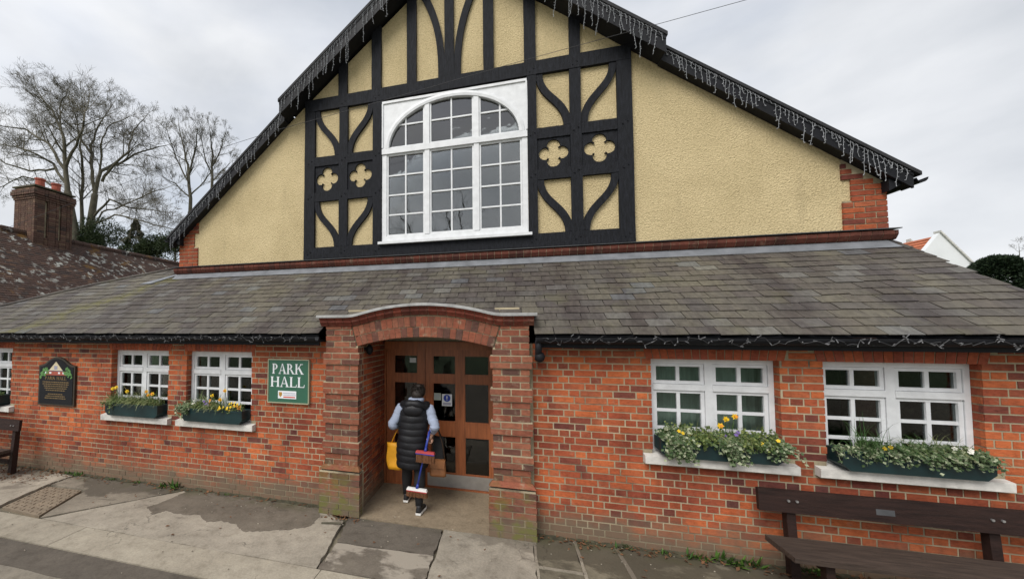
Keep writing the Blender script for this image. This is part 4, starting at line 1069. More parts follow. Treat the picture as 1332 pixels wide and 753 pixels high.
# --- serif capitals built from strokes, unit height
def glyph(ch):
    t, s = .155, .055; P_ = []
    def stem(x): P_.append([(x,0),(x+t,0),(x+t,1),(x,1)]); P_.append([(x-.055,0),(x+t+.055,0),(x+t+.055,s),(x-.055,s)]); P_.append([(x-.055,1-s),(x+t+.055,1-s),(x+t+.055,1),(x-.055,1)])
    def bowl(x, z0, z1, w):
        zc, rz = (z0+z1)/2, (z1-z0)/2; n = 12
        for i in range(n):
            a0, a1 = -PI/2+PI*i/n, -PI/2+PI*(i+1)/n
            o = lambda a: (x+w*math.cos(a), zc+rz*math.sin(a)); q = lambda a: (x+(w-t)*math.cos(a), zc+(rz-.06)*math.sin(a))
            P_.append([o(a0),o(a1),q(a1),q(a0)])
    if ch == 'P': stem(.07); bowl(.22,.42,1.0,.36); w = .66
    elif ch == 'R': stem(.07); bowl(.22,.46,1.0,.35); P_.append([(.36,.47),(.50,.47),(.80,0),(.62,0)]); P_.append([(.62,0),(.86,0),(.86,s),(.60,s)]); w = .84
    elif ch == 'A':
        P_.append([(.07,0),(.14,0),(.40,1),(.36,1)]); P_.append([(.36,1.02),(.44,1.02),(.77,0),(.60,0)]); P_.append([(.20,.30),(.62,.30),(.61,.36),(.21,.36)])
        P_.append([(0,0),(.23,0),(.23,s),(0,s)]); P_.append([(.52,0),(.85,0),(.85,s),(.52,s)]); w = .84
    elif ch == 'K':
        stem(.07); P_.append([(.22,.42),(.22,.50),(.62,1),(.70,1)]); P_.append([(.33,.58),(.46,.70),(.86,0),(.67,0)]); P_.append([(.54,1-s),(.82,1-s),(.82,1),(.54,1)]); P_.append([(.62,0),(.92,0),(.92,s),(.62,s)]); w = .90
    elif ch == 'H': stem(.07); stem(.62); P_.append([(.2,.48),(.65,.48),(.65,.545),(.2,.545)]); w = .86
    elif ch == 'L': stem(.07); P_.append([(.2,0),(.62,0),(.62,s+.01),(.2,s+.01)]); P_.append([(.56,0),(.62,0),(.66,.27),(.61,.27)]); w = .68
    else: w = .35
    return P_, w
def text(name, s, x, z, h, y, mat, parent, sx=1.0, gap=.03):
    for ch in s:
        polys, w = glyph(ch)
        if polys:
            m = MB()
            for i, p in enumerate(polys): m.prism([(x+a*h*sx, z+b*h) for a, b in p], XZ, y-.0032-.00015*i, y)
            m.build(name, MAT[mat], parent, fix=True)
        x += (w+gap)*h*sx
    return x
# --- green name sign
sg = empty('name_sign', (-2.94,-.02,1.34), 'green hall name board with large white serif capitals beside the porch', 'sign')
m = MB(); m.box(-3.245,-2.635,-.035,-.006,1.338,1.908); m.build('board', MAT['signgreen'], sg)
m = MB(); m.box(-3.255,-2.625,-.043,-.004,1.9085,1.923); m.box(-3.255,-2.625,-.043,-.004,1.323,1.3375); m.box(-3.259,-3.2455,-.042,-.004,1.3376,1.9084); m.box(-2.6345,-2.621,-.042,-.004,1.3376,1.9084); m.build('trim', MAT['signtrim'], sg)
def twidth(s, gap=.03): return sum(glyph(c)[1]+gap for c in s)-gap
text('letter', 'PARK', -3.19, 1.722, .138, -.0355, 'letter', sg, sx=.485/.138/twidth('PARK'))
text('letter', 'HALL', -3.213, 1.545, .138, -.0355, 'letter', sg, sx=.53/.138/twidth('HALL'))
m = MB(); m.box(-3.093,-2.813,-.039,-.0352,1.388,1.492); pq = m.build('panel', MAT['letter'], sg)
m = MB(); m.prism([(-3.078,1.475),(-3.03,1.475),(-3.03,1.435),(-3.054,1.405),(-3.078,1.435)], XZ, -.0405, -.0392); m.build('shield', MAT['shield'], pq, fix=True)
m = MB()
for row, zz in enumerate((1.462,1.437)):
    x = -3.01
    while x < -2.835: w = random.uniform(.006,.013); m.box(x,x+w,-.0402,-.0392,zz-.005,zz+.006); x += w+.004
m.build('print_line', MAT['greytext'], pq)
m = MB(); m.box(-3.01,-2.83,-.0402,-.0392,1.402,1.418); m.build('print_bar', MAT['red'], pq)
# --- black history board
hb = empty('history_board', (-7.30,-.02,1.08), 'black arched-top history board with painted hall picture and gold lettering', 'sign')
def crest(x0, x1, zs, zt, n=20):
    out = []
    for i in range(n+1):
        t = i/n; x = x1+(x0-x1)*t; u = abs(2*t-1)
        k = 1-u*u*1.9 if u < .52 else 1.02*(1-u)**2*2.05
        if u > .93: k = 0
        out.append((x, zs+(zt-zs)*max(0,min(1,k))))
    return out
plate('trim', [(-7.71,1.075),(-6.885,1.075)]+crest(-7.71,-6.885,1.735,1.875), [], XZ, -.035, -.003, MAT['boardtrim'], hb)
plate('board', [(-7.675,1.105),(-6.92,1.105)]+crest(-7.675,-6.92,1.71,1.845), [], XZ, -.042, -.0355, MAT['blackpaint'], hb)
m = MB(); m.prism([(-7.46,1.655),(-7.15,1.655),(-7.305,1.80)], XZ, -.045, -.0422); m.build('gable_picture', MAT['cream'], hb, fix=True)
m = MB(); m.box(-7.34,-7.27,-.047,-.0452,1.67,1.73); m.prism([(-7.47,1.648),(-7.14,1.648),(-7.16,1.656),(-7.45,1.656)], XZ, -.0465, -.0452); m.build('window_picture', MAT['greytext'], hb, fix=True)
m = MB(); m.box(-7.55,-7.06,-.0445,-.0422,1.575,1.64); m.build('wall_picture', MAT['brickred'], hb)
m = MB()
for x in (-7.53,-7.43,-7.23,-7.13): m.box(x-.02,x+.025,-.0462,-.0446,1.60,1.628)
m.build('window_picture', MAT['letter'], hb)
for bx, sg_ in ((-7.565,-1),(-7.03,1)):
    m = MB()
    for i in range(46):
        a, q = random.uniform(-.095,.095), random.random(); cxx, czz = bx+a, 1.56+.155*q*(1-abs(a)/.16)+sg_*-a*.45; w = random.uniform(.012,.022)
        m.prism([(cxx-w,czz),(cxx,czz-w),(cxx+w,czz),(cxx,czz+w)], XZ, -.0452-.00008*i, -.0422)
    m.build('tree_picture', MAT['treegreen'], hb, fix=True)
text('letter', 'PARK HALL', -7.545, 1.50, .055, -.0422, 'gold', hb, sx=.49/.055/twidth('PARK HALL'))
for r_ in range(8):
    zz = 1.462-r_*.034-(.028 if r_ > 4 else 0); hw = (.30,.30,.27,.25,.22,.17,.22,.24)[r_]; m = MB(); x = -7.30-hw
    while x < -7.30+hw:
        w = random.uniform(.012,.05); m.box(x,min(x+w,-7.30+hw),-.0436,-.0422,zz-.007,zz+.007); x += w+.010
    m.build('print_line', MAT['gold'], hb)
# --- notices on the doors
YN = YD+.0165
n1_ = MB(); n1_.box(-1.005,-.855,YN-.0135,YN-.0095,1.20,1.375); nt_ = n1_.build('notice', MAT['paper'])
tag(nt_, 'white door notice with blue mandatory disc and exclamation mark', 'notice')
m = MB(); m.prism([(-.93+.052*math.cos(2*PI*i/24), 1.315+.052*math.sin(2*PI*i/24)) for i in range(24)], XZ, YN-.0155, YN-.0137); m.build('blue_disc', MAT['blue'], nt_, fix=True)
m = MB(); m.prism([(-.94,1.345),(-.92,1.345),(-.925,1.305),(-.935,1.305)], XZ, YN-.017, YN-.0157); m.box(-.936,-.924,YN-.017,YN-.0157,1.286,1.298); m.build('exclamation_mark', MAT['paper'], nt_, fix=True)
m = MB(); m.box(-.99,-.87,YN-.0150,YN-.0137,1.215,1.25); m.build('print_block', MAT['greytext'], nt_)
n2_ = MB(); n2_.box(-1.125,-1.02,YN-.0135,YN-.0095,1.28,1.385); nt2 = n2_.build('notice', MAT['paperg']); tag(nt2, 'pale greenish paper taped to the door glass beside the blue disc notice', 'notice')
m = MB()
for z in (1.31,1.335,1.36): m.box(-1.115,-1.03,YN-.0145,YN-.0137,z-.004,z+.004)
m.build('print_line', MAT['greytext'], nt2)
n3_ = MB(); n3_.box(-1.50,-1.40,YN-.0150,YN-.0115,1.83,1.90); tag(n3_.build('notice', MAT['paper']), 'small notice card behind the upper pane of the narrow door leaf', 'notice')

# ================================================================ WINDOW BOXES AND PLANTS
def leafquad(m, p, d, n, L, W):
    d = d.normalized(); s = d.cross(n)
    if s.length < 1e-4: s = Vector((1,0,0))
    s.normalize(); n = s.cross(d); m.cur = random.random(); i = len(m.v)
    m.v += [p, p+d*L*.45+s*W*.5+n*W*.12, p+d*L, p+d*L*.45-s*W*.5+n*W*.12]; m.face(i,i+1,i+2); m.face(i,i+2,i+3)
def rv(a=1.0): return Vector((random.uniform(-a,a), random.uniform(-a,a), random.uniform(-a,a)))
def ivy(name, label, cat, xa, xb, stems, drop, mat, group, size=.03, up=.05, yf=-.135):
    m = MB(); st = MB(); z0 = 1.185; stems = int(stems*1.25); up = up*1.5
    for i in range(stems):
        x = random.uniform(xa, xb); p = Vector((x, random.uniform(-.06,.04), z0)); path = [p.copy()]
        u = random.uniform(.01, up)
        p = p+Vector((random.uniform(-.03,.03), -.03, u)); path.append(p.copy())
        p = Vector((p.x+random.uniform(-.04,.04), yf-random.uniform(.0,.05), z0+random.uniform(0,.03))); path.append(p.copy())
        L = drop*random.random()**1.3; k = max(1, int(L/.03)); dx = random.uniform(-.012,.012)
        for j in range(k): p = p+Vector((dx+random.uniform(-.01,.01), random.uniform(-.006,.005), -L/k)); p.y = min(p.y, yf-.004); path.append(p.copy())
        st.tube(path, .0016, 3, False)
        for a, b in zip(path, path[1:]):
            for t in range(max(2, int((b-a).length/.011))):
                q = a.lerp(b, random.random())+rv(.016); q.z = max(q.z, 0.86)
                d = Vector((random.uniform(-1,1), random.uniform(-1,.15), random.uniform(-.9,.5)))
                leafquad(m, q, d, Vector((random.uniform(-.4,.4),-1,random.uniform(.1,1.0))), size*random.uniform(.7,1.3), size*random.uniform(.7,1.1))
    r = empty(name, ((xa+xb)/2, -.08, z0-.03), label, cat, group)
    m.build('foliage', MAT[mat], r, rnd=True); st.build('stems', MAT[mat], r)
def sedge(label, xa, xb, n, L, mat, group, name='grass_tuft'):
    m = MB(); z0 = 1.18; n = int(n*1.7); L = L*1.2
    for i in range(n):
        p = Vector((random.uniform(xa,xb), random.uniform(-.08,.03), z0)); d = Vector((random.uniform(-.7,.7), random.uniform(-1,.3), random.uniform(.8,2.0))).normalized(); ll = L*random.uniform(.6,1.15); w = random.uniform(.003,.0055); prev = None; m.cur = random.random()
        for k in range(6):
            s = Vector((1,.3,0))*w*(1-k/6.5)
            if prev: m.quad(prev[0],prev[1],p+s,p-s)
            prev = (p-s, p+s); p = p+d*ll/5; d = (d+Vector((0,-.06,-.42))).normalized()
            if p.y > .085: p.y = .085
    r = empty(name, ((xa+xb)/2, -.05, z0-.03), label, 'plant', group); m.build('blades', MAT[mat], r, rnd=True)
def daffodil(x, y, h, label, mat='yellow'):
    r = empty('daffodil', (x,y,1.17), label, 'flower', 'daffodils in the window boxes')
    top = Vector((x+random.uniform(-.03,.03), y-.02, 1.17+h))
    m = MB(); m.tube([(x,y,1.17),(x+(top.x-x)*.4,y,1.17+h*.6),top],.0035,5); m.build('stem', MAT['blade'], r)
    m = MB(); f = Vector((random.uniform(-.5,.5),-1,random.uniform(-.1,.3))).normalized(); a = f.cross(Vector((0,0,1))).normalized(); b = a.cross(f)
    for k in range(6):
        t = k*PI/3; d = a*math.cos(t)+b*math.sin(t); leafquad(m, top, d+f*.15, f, .034, .024)
    bl = m.build('bloom', MAT[mat], r, origin=top)
    m = MB(); m.tube([top+f*.002, top+f*.02, top+f*.03],[.008,.011,.015],8); m.build('trumpet', MAT['orange'] if random.random() < .3 else MAT[mat], bl)
    m = MB()
    for k in range(4):
        p = Vector((x+random.uniform(-.03,.03),y,1.17)); d = Vector((random.uniform(-.5,.5),random.uniform(-.6,.1),1.6)).normalized(); prev = None; m.cur = random.random()
        for j in range(5):
            s = Vector((.005,.002,0))*(1-j/6)
            if prev: m.quad(prev[0],prev[1],p+s,p-s)
            prev = (p-s,p+s); p = p+d*h*.19; d = (d+Vector((0,-.03,-.12))).normalized()
    m.build('leaf', MAT['blade'], r, rnd=True)
def pansy(xa, xb, n, mat, label, zoff=0.0, yy=-.10):
    r = empty('pansy_plant', ((xa+xb)/2,-.08,1.17), label, 'flower', 'pansies in the window boxes')
    g = MB()
    for i in range(n*9):
        p = Vector((random.uniform(xa-.03,xb+.03), yy+random.uniform(-.03,.05), 1.18+random.uniform(0,.05)+zoff*random.random())); leafquad(g, p, rv(), Vector((0,-1,.6)), .03, .016)
    g.build('foliage', MAT['ivy2'], r, rnd=True)
    for i in range(n):
        c = Vector((random.uniform(xa,xb), yy+random.uniform(-.04,.02), 1.205+random.uniform(0,.05)+zoff*random.uniform(.4,1))); f = Vector((random.uniform(-.5,.5),-1,random.uniform(.0,.7))).normalized(); a = f.cross(Vector((0,0,1))).normalized(); b = a.cross(f); m = MB()
        for k in range(5):
            t = k*2*PI/5+.3; d = a*math.cos(t)+b*math.sin(t); s = a*-math.sin(t)+b*math.cos(t); L = .018
            j = len(m.v); m.v += [c+f*.002*k, c+d*L*.55+s*L*.42+f*.002*k, c+d*L+s*L*.18+f*.002*k, c+d*L-s*L*.18+f*.002*k, c+d*L*.55-s*L*.42+f*.002*k]; m.face(j,j+1,j+2,j+3,j+4)
        m.build('bloom', MAT[mat], r)
def window_box(x0, x1, label):
    r = empty('window_box', ((x0+x1)/2, -.03, 1.0), label, 'planter', 'green window boxes')
    zt, zb = 1.195, 1.013; m = MB(); w = .012
    pf = [(x0,zt),(x0,zb+.055),(x0+.06,zb),(x1-.06,zb),(x1,zb+.055),(x1,zt)]
    m.prism(pf, XZ, -.128, -.118); m.prism(pf, XZ, .062, .072)
    m.build('side_panel', MAT['boxgreen'], r, fix=True)
    m = MB(); a, b = (zb+.055, zt)
    for xx, s in ((x0,1),(x1,-1)):
        m.box(*sorted((xx, xx+.011*s)), -.1178, .0618, a, b); m.hexa([(xx+.06*s,-.1178,zb),(xx+.06*s+.009*s,-.1178,zb+.003),(xx+.06*s+.009*s,.0618,zb+.003),(xx+.06*s,.0618,zb),(xx,-.1178,a-.001),(xx+.011*s,-.1178,a-.001),(xx+.011*s,.0618,a-.001),(xx,.0618,a-.001)])
    m.box(x0+.062,x1-.062,-.1178,.0618,zb,zb+.012); m.build('end_panel', MAT['boxgreen'], r, fix=True)
    m = MB(); m.box(x0-.005,x1+.005,-.136,-.1285,zt-.022,zt+.004); m.build('rim', MAT['boxgreen'], r)
    m = MB(); m.box(x0+.012,x1-.012,-.117,.061,zt-.05,zt-.015); m.build('soil', MAT['soil'], r)
window_box(-9.50,-8.53,'dark green window box on the sill beyond the black history board')
window_box(-6.09,-5.07,'dark green window box between history board and pansy-filled box, trailing sedge and daffodils')
window_box(-4.63,-3.60,'dark green window box with pansies nearest the green name sign')
window_box(1.475,2.52,'dark green window box overflowing with variegated ivy nearest the porch')
window_box(2.955,4.00,'dark green window box above the long dark bench')
# beyond the history board
ivy('trailing_plant','loose green trailing plant in the box beyond the history board','plant',-9.2,-8.6,16,.10,'ivy2','trailing plants in the window boxes')
sedge('short leafy tuft in the box beyond the history board',-8.95,-8.58,24,.20,'blade','tufts in the window boxes'); daffodil(-8.7,-.02,.22,'yellow daffodil in the box beyond the history board')
# box between history board and pansy box
sedge('striped sedge arching over the daffodil box front beside the history board',-5.75,-5.10,150,.24,'sedge','tufts in the window boxes')
sedge('pale striped sedge at the end of the daffodil box towards the history board',-6.12,-5.82,70,.23,'sedge','tufts in the window boxes')
sedge('tall daffodil blades in the middle of the box beside the history board',-5.85,-5.15,46,.24,'blade','tufts in the window boxes')
for x, h, lb in ((-6.02,.24,'daffodil at the history board end of the sedge box, lower of a close pair'),(-5.96,.26,'daffodil at the history board end of the sedge box, taller of a close pair'),(-5.72,.21,'lone daffodil against the first casement above the sedge box'),(-5.36,.22,'highest of three daffodils at the pansy box end of the sedge box'),(-5.30,.17,'lowest of three daffodils at the pansy box end of the sedge box'),(-5.25,.19,'daffodil nearest the pansy box, outermost of three in the sedge box')): daffodil(x, -.05, h, lb)
ivy('trailing_plant','thin green trailer at the corner of the daffodil box','plant',-6.1,-5.85,8,.12,'ivy2','trailing plants in the window boxes')
# pansy box beside the name sign
sedge('striped sedge hanging over the front of the pansy box',-4.45,-3.98,120,.22,'sedge','tufts in the window boxes')
sedge('dark green blades standing in the pansy box',-4.62,-4.10,60,.24,'blade','tufts in the window boxes')
ivy('trailing_plant','pale ivy spilling off the end of the pansy box','plant',-4.70,-4.50,14,.14,'ivy','trailing plants in the window boxes')
pansy(-4.45,-4.40,3,'petalwhite','white pansies at the end of the pansy box',.06)
pansy(-4.28,-4.05,7,'purple','purple pansies in the pansy box beside the name sign',.05)
pansy(-4.2,-4.05,3,'orange','orange pansies behind the purple ones in the pansy box',.09)
pansy(-4.0,-3.8,9,'yellow','yellow trailing flowers over the front of the pansy box',-.02,-.13)
pansy(-3.82,-3.64,10,'yellow','bright yellow pansies at the name sign end of the pansy box',.08)
pansy(-3.78,-3.63,5,'orange','amber pansies under the yellow ones at the name sign end',.03)
for x, h, lb in ((-3.94,.29,'tallest daffodil standing well above the pansies against the window mullion'),(-4.12,.21,'daffodil behind the purple pansies in the pansy box'),(-4.0,.16,'short daffodil under the tallest one in the pansy box')): daffodil(x, -.04, h, lb)
# ivy box beside the porch
ivy('ivy_plant','large variegated ivy cascading over the porch end of its box','plant',1.50,1.74,46,.22,'ivy','ivy in the window boxes',.034,.09)
ivy('ivy_plant','variegated ivy hanging over the middle of the ivy box','plant',1.98,2.16,30,.20,'ivy','ivy in the window boxes',.034,.06)
ivy('ivy_plant','variegated ivy at the bench end of the ivy box','plant',2.36,2.54,24,.15,'ivy','ivy in the window boxes',.032,.06)
ivy('trailing_plant','yellow-green leafy plant filling the ivy box','plant',1.55,2.5,70,.07,'ivy2','trailing plants in the window boxes',.024,.11)
sedge('thin bronze grass blades in the ivy box',1.75,2.40,60,.19,'sedge','tufts in the window boxes')
pansy(2.0,2.15,3,'purple','purple pansies low in the ivy box',.07); pansy(1.60,1.9,3,'yellow','small yellow flowers in the ivy box',.05,-.1); pansy(2.2,2.5,2,'yellow','small yellow flowers at the bench end of the ivy box',.02,-.13)
for x, h, lb in ((2.08,.25,'slightly lower of the two tall daffodils above the ivy box'),(2.13,.28,'highest daffodil standing above the ivy box'),(2.03,.18,'short daffodil below the two tall ones in the ivy box')): daffodil(x, -.05, h, lb)
# box above the bench
sedge('fresh green daffodil blades leaning out of the box above the bench',3.10,3.36,70,.27,'blade','tufts in the window boxes')
sedge('green blades along the middle of the box above the bench',3.36,3.75,70,.20,'blade','tufts in the window boxes')
ivy('ivy_plant','pale mottled ivy over the near half of the box above the bench','plant',3.10,3.42,24,.13,'ivy','ivy in the window boxes',.026,.05)
ivy('ivy_plant','pale ivy along the far half of the box above the bench','plant',3.50,4.02,48,.12,'ivy','ivy in the window boxes',.028,.06)
ivy('trailing_plant','sparse woody trailer drooping at the corner of the box above the bench','plant',2.96,3.08,7,.12,'ivy','trailing plants in the window boxes',.022,.04)
sedge('bronze grass blades in the box above the bench',3.45,3.95,50,.2,'sedge','tufts in the window boxes')
pansy(3.26,3.32,2,'yellow','yellow flower low in the box above the bench',.03); pansy(3.62,3.9,3,'petalwhite','white flowers in the box above the bench',.05)

# ================================================================ BENCHES
def bench(name, x0, x1, yb, zt, hb, seatz, label, posts, seat_depth=.40):
    r = empty(name, ((x0+x1)/2, yb-.2, 0), label, 'bench')
    m = MB(); m.hexa([(x0,yb-.045,zt-hb),(x1,yb-.045,zt-hb),(x1,yb-.005,zt-hb),(x0,yb-.005,zt-hb),(x0,yb-.03,zt),(x1,yb-.03,zt),(x1,yb+.01,zt),(x0,yb+.01,zt)]); m.build('backrest', MAT['bench'], r)
    w = seat_depth/2
    for k in range(2):
        a, b = yb-.13-k*w-.004, yb-.13-(k+1)*w+.004
        m = MB(); m.hexa([(x0-.01,b,seatz-.042-.008*(1-k)),(x1+.01,b,seatz-.042-.008*(1-k)),(x1+.01,a,seatz-.042-.008*(1-k)),(x0-.01,a,seatz-.042-.008*(1-k)),(x0-.01,b,seatz-.004*(1-k)),(x1+.01,b,seatz-.004*(1-k)),(x1+.01,a,seatz-.004*(1-k)),(x0-.01,a,seatz-.004*(1-k))])
        m.build('seat_plank', MAT['benchseat'], r)
    for px in posts:
        m = MB(); m.hexa([(px-.035,yb-.06,0),(px+.035,yb-.06,0),(px+.035,yb+.02,0),(px-.035,yb+.02,0),(px-.035,yb-.004,zt-.04),(px+.035,yb-.004,zt-.04),(px+.035,yb+.06,zt-.04),(px-.035,yb+.06,zt-.04)]); m.build('rear_leg', MAT['bench'], r)
        yf = yb-.13-seat_depth+.06
        m = MB(); m.box(px-.03,px+.03,yf,yf+.065,0,seatz-.052); m.build('front_leg', MAT['bench'], r)
        m = MB(); m.box(px-.028,px+.028,yf+.066,yb-.062,seatz-.13,seatz-.056); m.build('seat_bearer', MAT['bench'], r)
        m = MB()
        for s in (-.03,.035):
            for z in (zt-.09,): m.tube([(px+s,yb-.05,z),(px+s,yb-.034,z)],.011,7)
        m.build('bolt_head', MAT['steel'], r)
    m = MB(); m.box(posts[0]+.031,posts[-1]-.031,yb-.05,yb-.005,.16,.22); m.build('stretcher', MAT['bench'], r)
    return r
rb = bench('wooden_bench', 2.26, 4.42, -.155, .805, .20, .425, 'long dark brown bench under the window boxes beside the white-framed windows', (2.52,3.92))
m = MB(); m.box(3.13,3.27,-.2015,-.1985,.66,.72); 
m = MB(); m.hexa([(3.13,-.197,.665),(3.26,-.197,.665),(3.26,-.19,.665),(3.13,-.19,.665),(3.13,-.192,.715),(3.26,-.192,.715),(3.26,-.186,.715),(3.13,-.186,.715)]); m.build('name_plate', MAT['darklead'], rb)
bench('wooden_bench', -9.6, -7.68, -.26, .865, .17, .44, 'dark bench standing on dead leaves beyond the black history board', (-9.3,-7.83))

# ================================================================ WEEDS, LEAVES, LITTER
def weed(x, y, n, s, label):
    m = MB()
    for i in range(n):
        d = Vector((random.uniform(-1,1),random.uniform(-1,.3),random.uniform(.25,1.3))); leafquad(m, Vector((x+random.uniform(-s,s)*.8, min(-.02,y+random.uniform(-.4,.4)*s), .004)), d, Vector((0,0,1)), s*random.uniform(.4,.9), s*.2)
    r = empty('weed', (x,y,0), label, 'weed', 'weeds along the foot of the wall'); m.build('leaves', MAT['weed'], r, rnd=True)
WEEDS = [(-5.0,16,.12,'small weed beside the tall weed below the daffodil and pansy boxes'),(-4.86,22,.17,'tallest dark green weed at the wall foot below the pansy box'),(-5.5,14,.09,'low weed at the wall foot below the daffodil box'),(-6.0,12,.08,'small weed at the wall foot behind the inspection cover'),(-6.7,24,.10,'grassy weed at the wall foot below the history board edge'),(-6.9,18,.09,'pale weed at the wall foot below the history board'),
 (1.12,18,.10,'small weed at the wall foot where the slab joint meets the wall'),(1.5,16,.08,'thin weed at the wall foot below the porch end of the ivy box'),(1.78,26,.12,'spreading weed at the wall foot below the middle of the ivy box'),(2.05,34,.15,'largest bright green weed at the wall foot beside the bench end'),(2.2,26,.14,'leafy weed at the wall foot touching the bench end'),(2.75,20,.12,'weed growing behind the bench under its seat'),(3.4,18,.1,'weed growing under the middle of the long bench'),(.75,10,.06,'tiny weed in the mossy slabs beside the porch pier'),(-3.9,9,.06,'tiny weed at the wall foot below the edge of the pansy box')]
for x, n, s, lb in WEEDS: weed(x, -.06, n, s, lb)
def soil_strip(xa, xb, wmax, label):
    m = MB(); n = int((xb-xa)/.03); rr = []
    for i in range(n+1):
        x = xa+(xb-xa)*i/n; w = max(.012, wmax*(.55+.9*noise.noise(Vector((x*2.1,3,0)))+.35*noise.noise(Vector((x*9,1,0))))); h = max(.004, .030*(.6+.8*noise.noise(Vector((x*4,7,0)))+.4*noise.noise(Vector((x*15,2,0)))))
        rr.append([(x,.0,h),(x,-w*.45,h*.55+random.uniform(-.002,.003)),(x,-w,.0035),(x,.0,.003)])
    m.rings(rr); tag(m.build('soil_drift', MAT['soilmoss'], fix=True), label, 'soil', kind='stuff')
soil_strip(-9.6,-2.44,.10,'dark soil and moss drifted against the wall foot beside the history board')
soil_strip(.26,4.78,.11,'dark soil and moss drifted against the wall foot behind the long bench')
m = MB()
def litter(n, xa, xb, ya, yb):
    for i in range(n):
        p = Vector((random.uniform(xa,xb), yb-(yb-ya)*random.random()**1.8, random.uniform(.003,.014))); m.cur = random.random(); leafquad(m, p, Vector((random.uniform(-1,1),random.uniform(-1,1),random.uniform(-.1,.35))), Vector((random.uniform(-.3,.3),random.uniform(-.3,.3),1)), random.uniform(.02,.06), random.uniform(.012,.035))
litter(520,-9.5,-7.0,-.55,-.03); litter(120,-7.2,-4.6,-.20,-.03); litter(60,-4.6,-2.5,-.12,-.03); litter(40,-2.3,-1.8,-.32,-.2); litter(240,.25,3.2,-.20,-.02); litter(160,2.3,4.6,-.7,-.03); litter(40,-6,3,-1.6,-.3)
tag(m.build('fallen_leaves', MAT['deadleaf'], rnd=True), 'scattered brown dead leaves along the foot of the wall', 'leaves', kind='stuff')
m = MB(); m.tube([(-2.22,-.42,.012),(-2.10,-.40,.018),(-1.99,-.37,.012)],.011,6); tag(m.build('stick', MAT['bark']), 'short broken stick lying on the concrete beside the porch pier', 'stick')
m = MB(); random.seed(31)
for i in range(260):
    p = Vector((random.uniform(-7,4.4), -.02-random.random()**2.2*.9 if random.random() < .6 else random.uniform(-1.9,-.1), .003)); s = random.uniform(.004,.011); m.cur = random.random(); m.ball(p+Vector((0,0,s*.4)), s, s*.8, s*.6, 5, 3)
tag(m.build('grit', MAT['kerb'], rnd=True), 'loose grit and small stones on the pavement', 'grit', kind='stuff')

# ================================================================ PERSON AND WHAT THEY CARRY
MAT['skin'] = simple('skin', (0.46,0.26,0.18), 0.55, 0.1, 20)
MAT['vest'] = simple('puffer_black', (0.009,0.009,0.011), 0.5, 0.3, 12, 0.35, 40, spec=0.3)
MAT['sleeve'] = simple('grey_knit', (0.30,0.345,0.45), 0.9, 0.12, 14, 0.3, 120)
MAT['legging'] = simple('black_legging', (0.008,0.008,0.009), 0.8, 0.2, 10)
MAT['shoe'] = simple('black_shoe', (0.014,0.014,0.015), 0.6, 0.3, 20)
MAT['sole'] = simple('white_sole', (0.72,0.71,0.68), 0.6, 0.1, 20)
MAT['hair'] = simple('dark_hair', (0.022,0.015,0.011), 0.55, 0.45, 60, 0.5, 90, stretch=(4,4,1))
MAT['yellowbag'] = simple('yellow_bag', (0.74,0.34,0.012), 0.6, 0.12, 8, 0.3, 18)
MAT['leather'] = simple('tan_leather', (0.25,0.10,0.035), 0.5, 0.25, 10, 0.2, 40)
MAT['strap'] = simple('dark_strap', (0.06,0.03,0.015), 0.6, 0.2, 10)
MAT['bristle'] = simple('bristle', (0.20,0.085,0.035), 0.9, 0.35, 60, 0.6, 120, stretch=(5,5,1))
MAT['broomblue'] = simple('broom_blue', (0.02,0.04,0.26), 0.4, 0.1, 5)
MAT['broomred'] = simple('broom_red', (0.40,0.05,0.05), 0.4, 0.15, 5)
def V(*a): return Vector(a)
px_ = V(-1.275,.27,0)
person = empty('person', (-1.27,.26,.006), 'person in long black padded vest and grey sleeves walking into the porch with bags', 'person')
b = MB()
# torso, neck, head
def erings(cs, n=16):
    rr = []
    for (x, y, z, rx, ry) in cs: rr.append([(x+rx*math.cos(2*PI*k/n), y+ry*math.sin(2*PI*k/n), z) for k in range(n)])
    return rr
b.rings(erings([(-1.27,.27,.80,.15,.10),(-1.27,.27,.90,.165,.115),(-1.265,.275,1.02,.145,.10),(-1.255,.285,1.18,.155,.105),(-1.245,.295,1.32,.17,.10),(-1.24,.31,1.395,.12,.08),(-1.235,.325,1.43,.06,.062),(-1.225,.345,1.48,.052,.056),(-1.22,.36,1.52,.05,.055)]))
b.ball((-1.215,.40,1.555),.074,.097,.104,14,10)
b.ball((-1.205,.495,1.535),.013,.018,.020,8,6)                       # nose
for s in (-1,1): b.ball((-1.215+s*.074,.395,1.55),.012,.022,.032,8,6)  # ears
b.ball((-1.21,.45,1.487),.045,.04,.035,10,6)                           # jaw
sh = {-1: V(-1.415,.30,1.365), 1: V(-1.068,.30,1.365)}; el = {-1: V(-1.510,.235,1.125), 1: V(-.985,.225,1.14)}; wr = {-1: V(-1.462,.44,1.06), 1: V(-1.025,.30,1.03)}
hip = {-1: V(-1.345,.27,.86), 1: V(-1.195,.27,.86)}; kn = {-1: V(-1.355,.345,.48), 1: V(-1.175,.25,.48)}; an = {-1: V(-1.385,.425,.10), 1: V(-1.155,.12,.095)}
hd = {-1: V(-1.45,.50,1.045), 1: V(-1.043,.235,.985)}
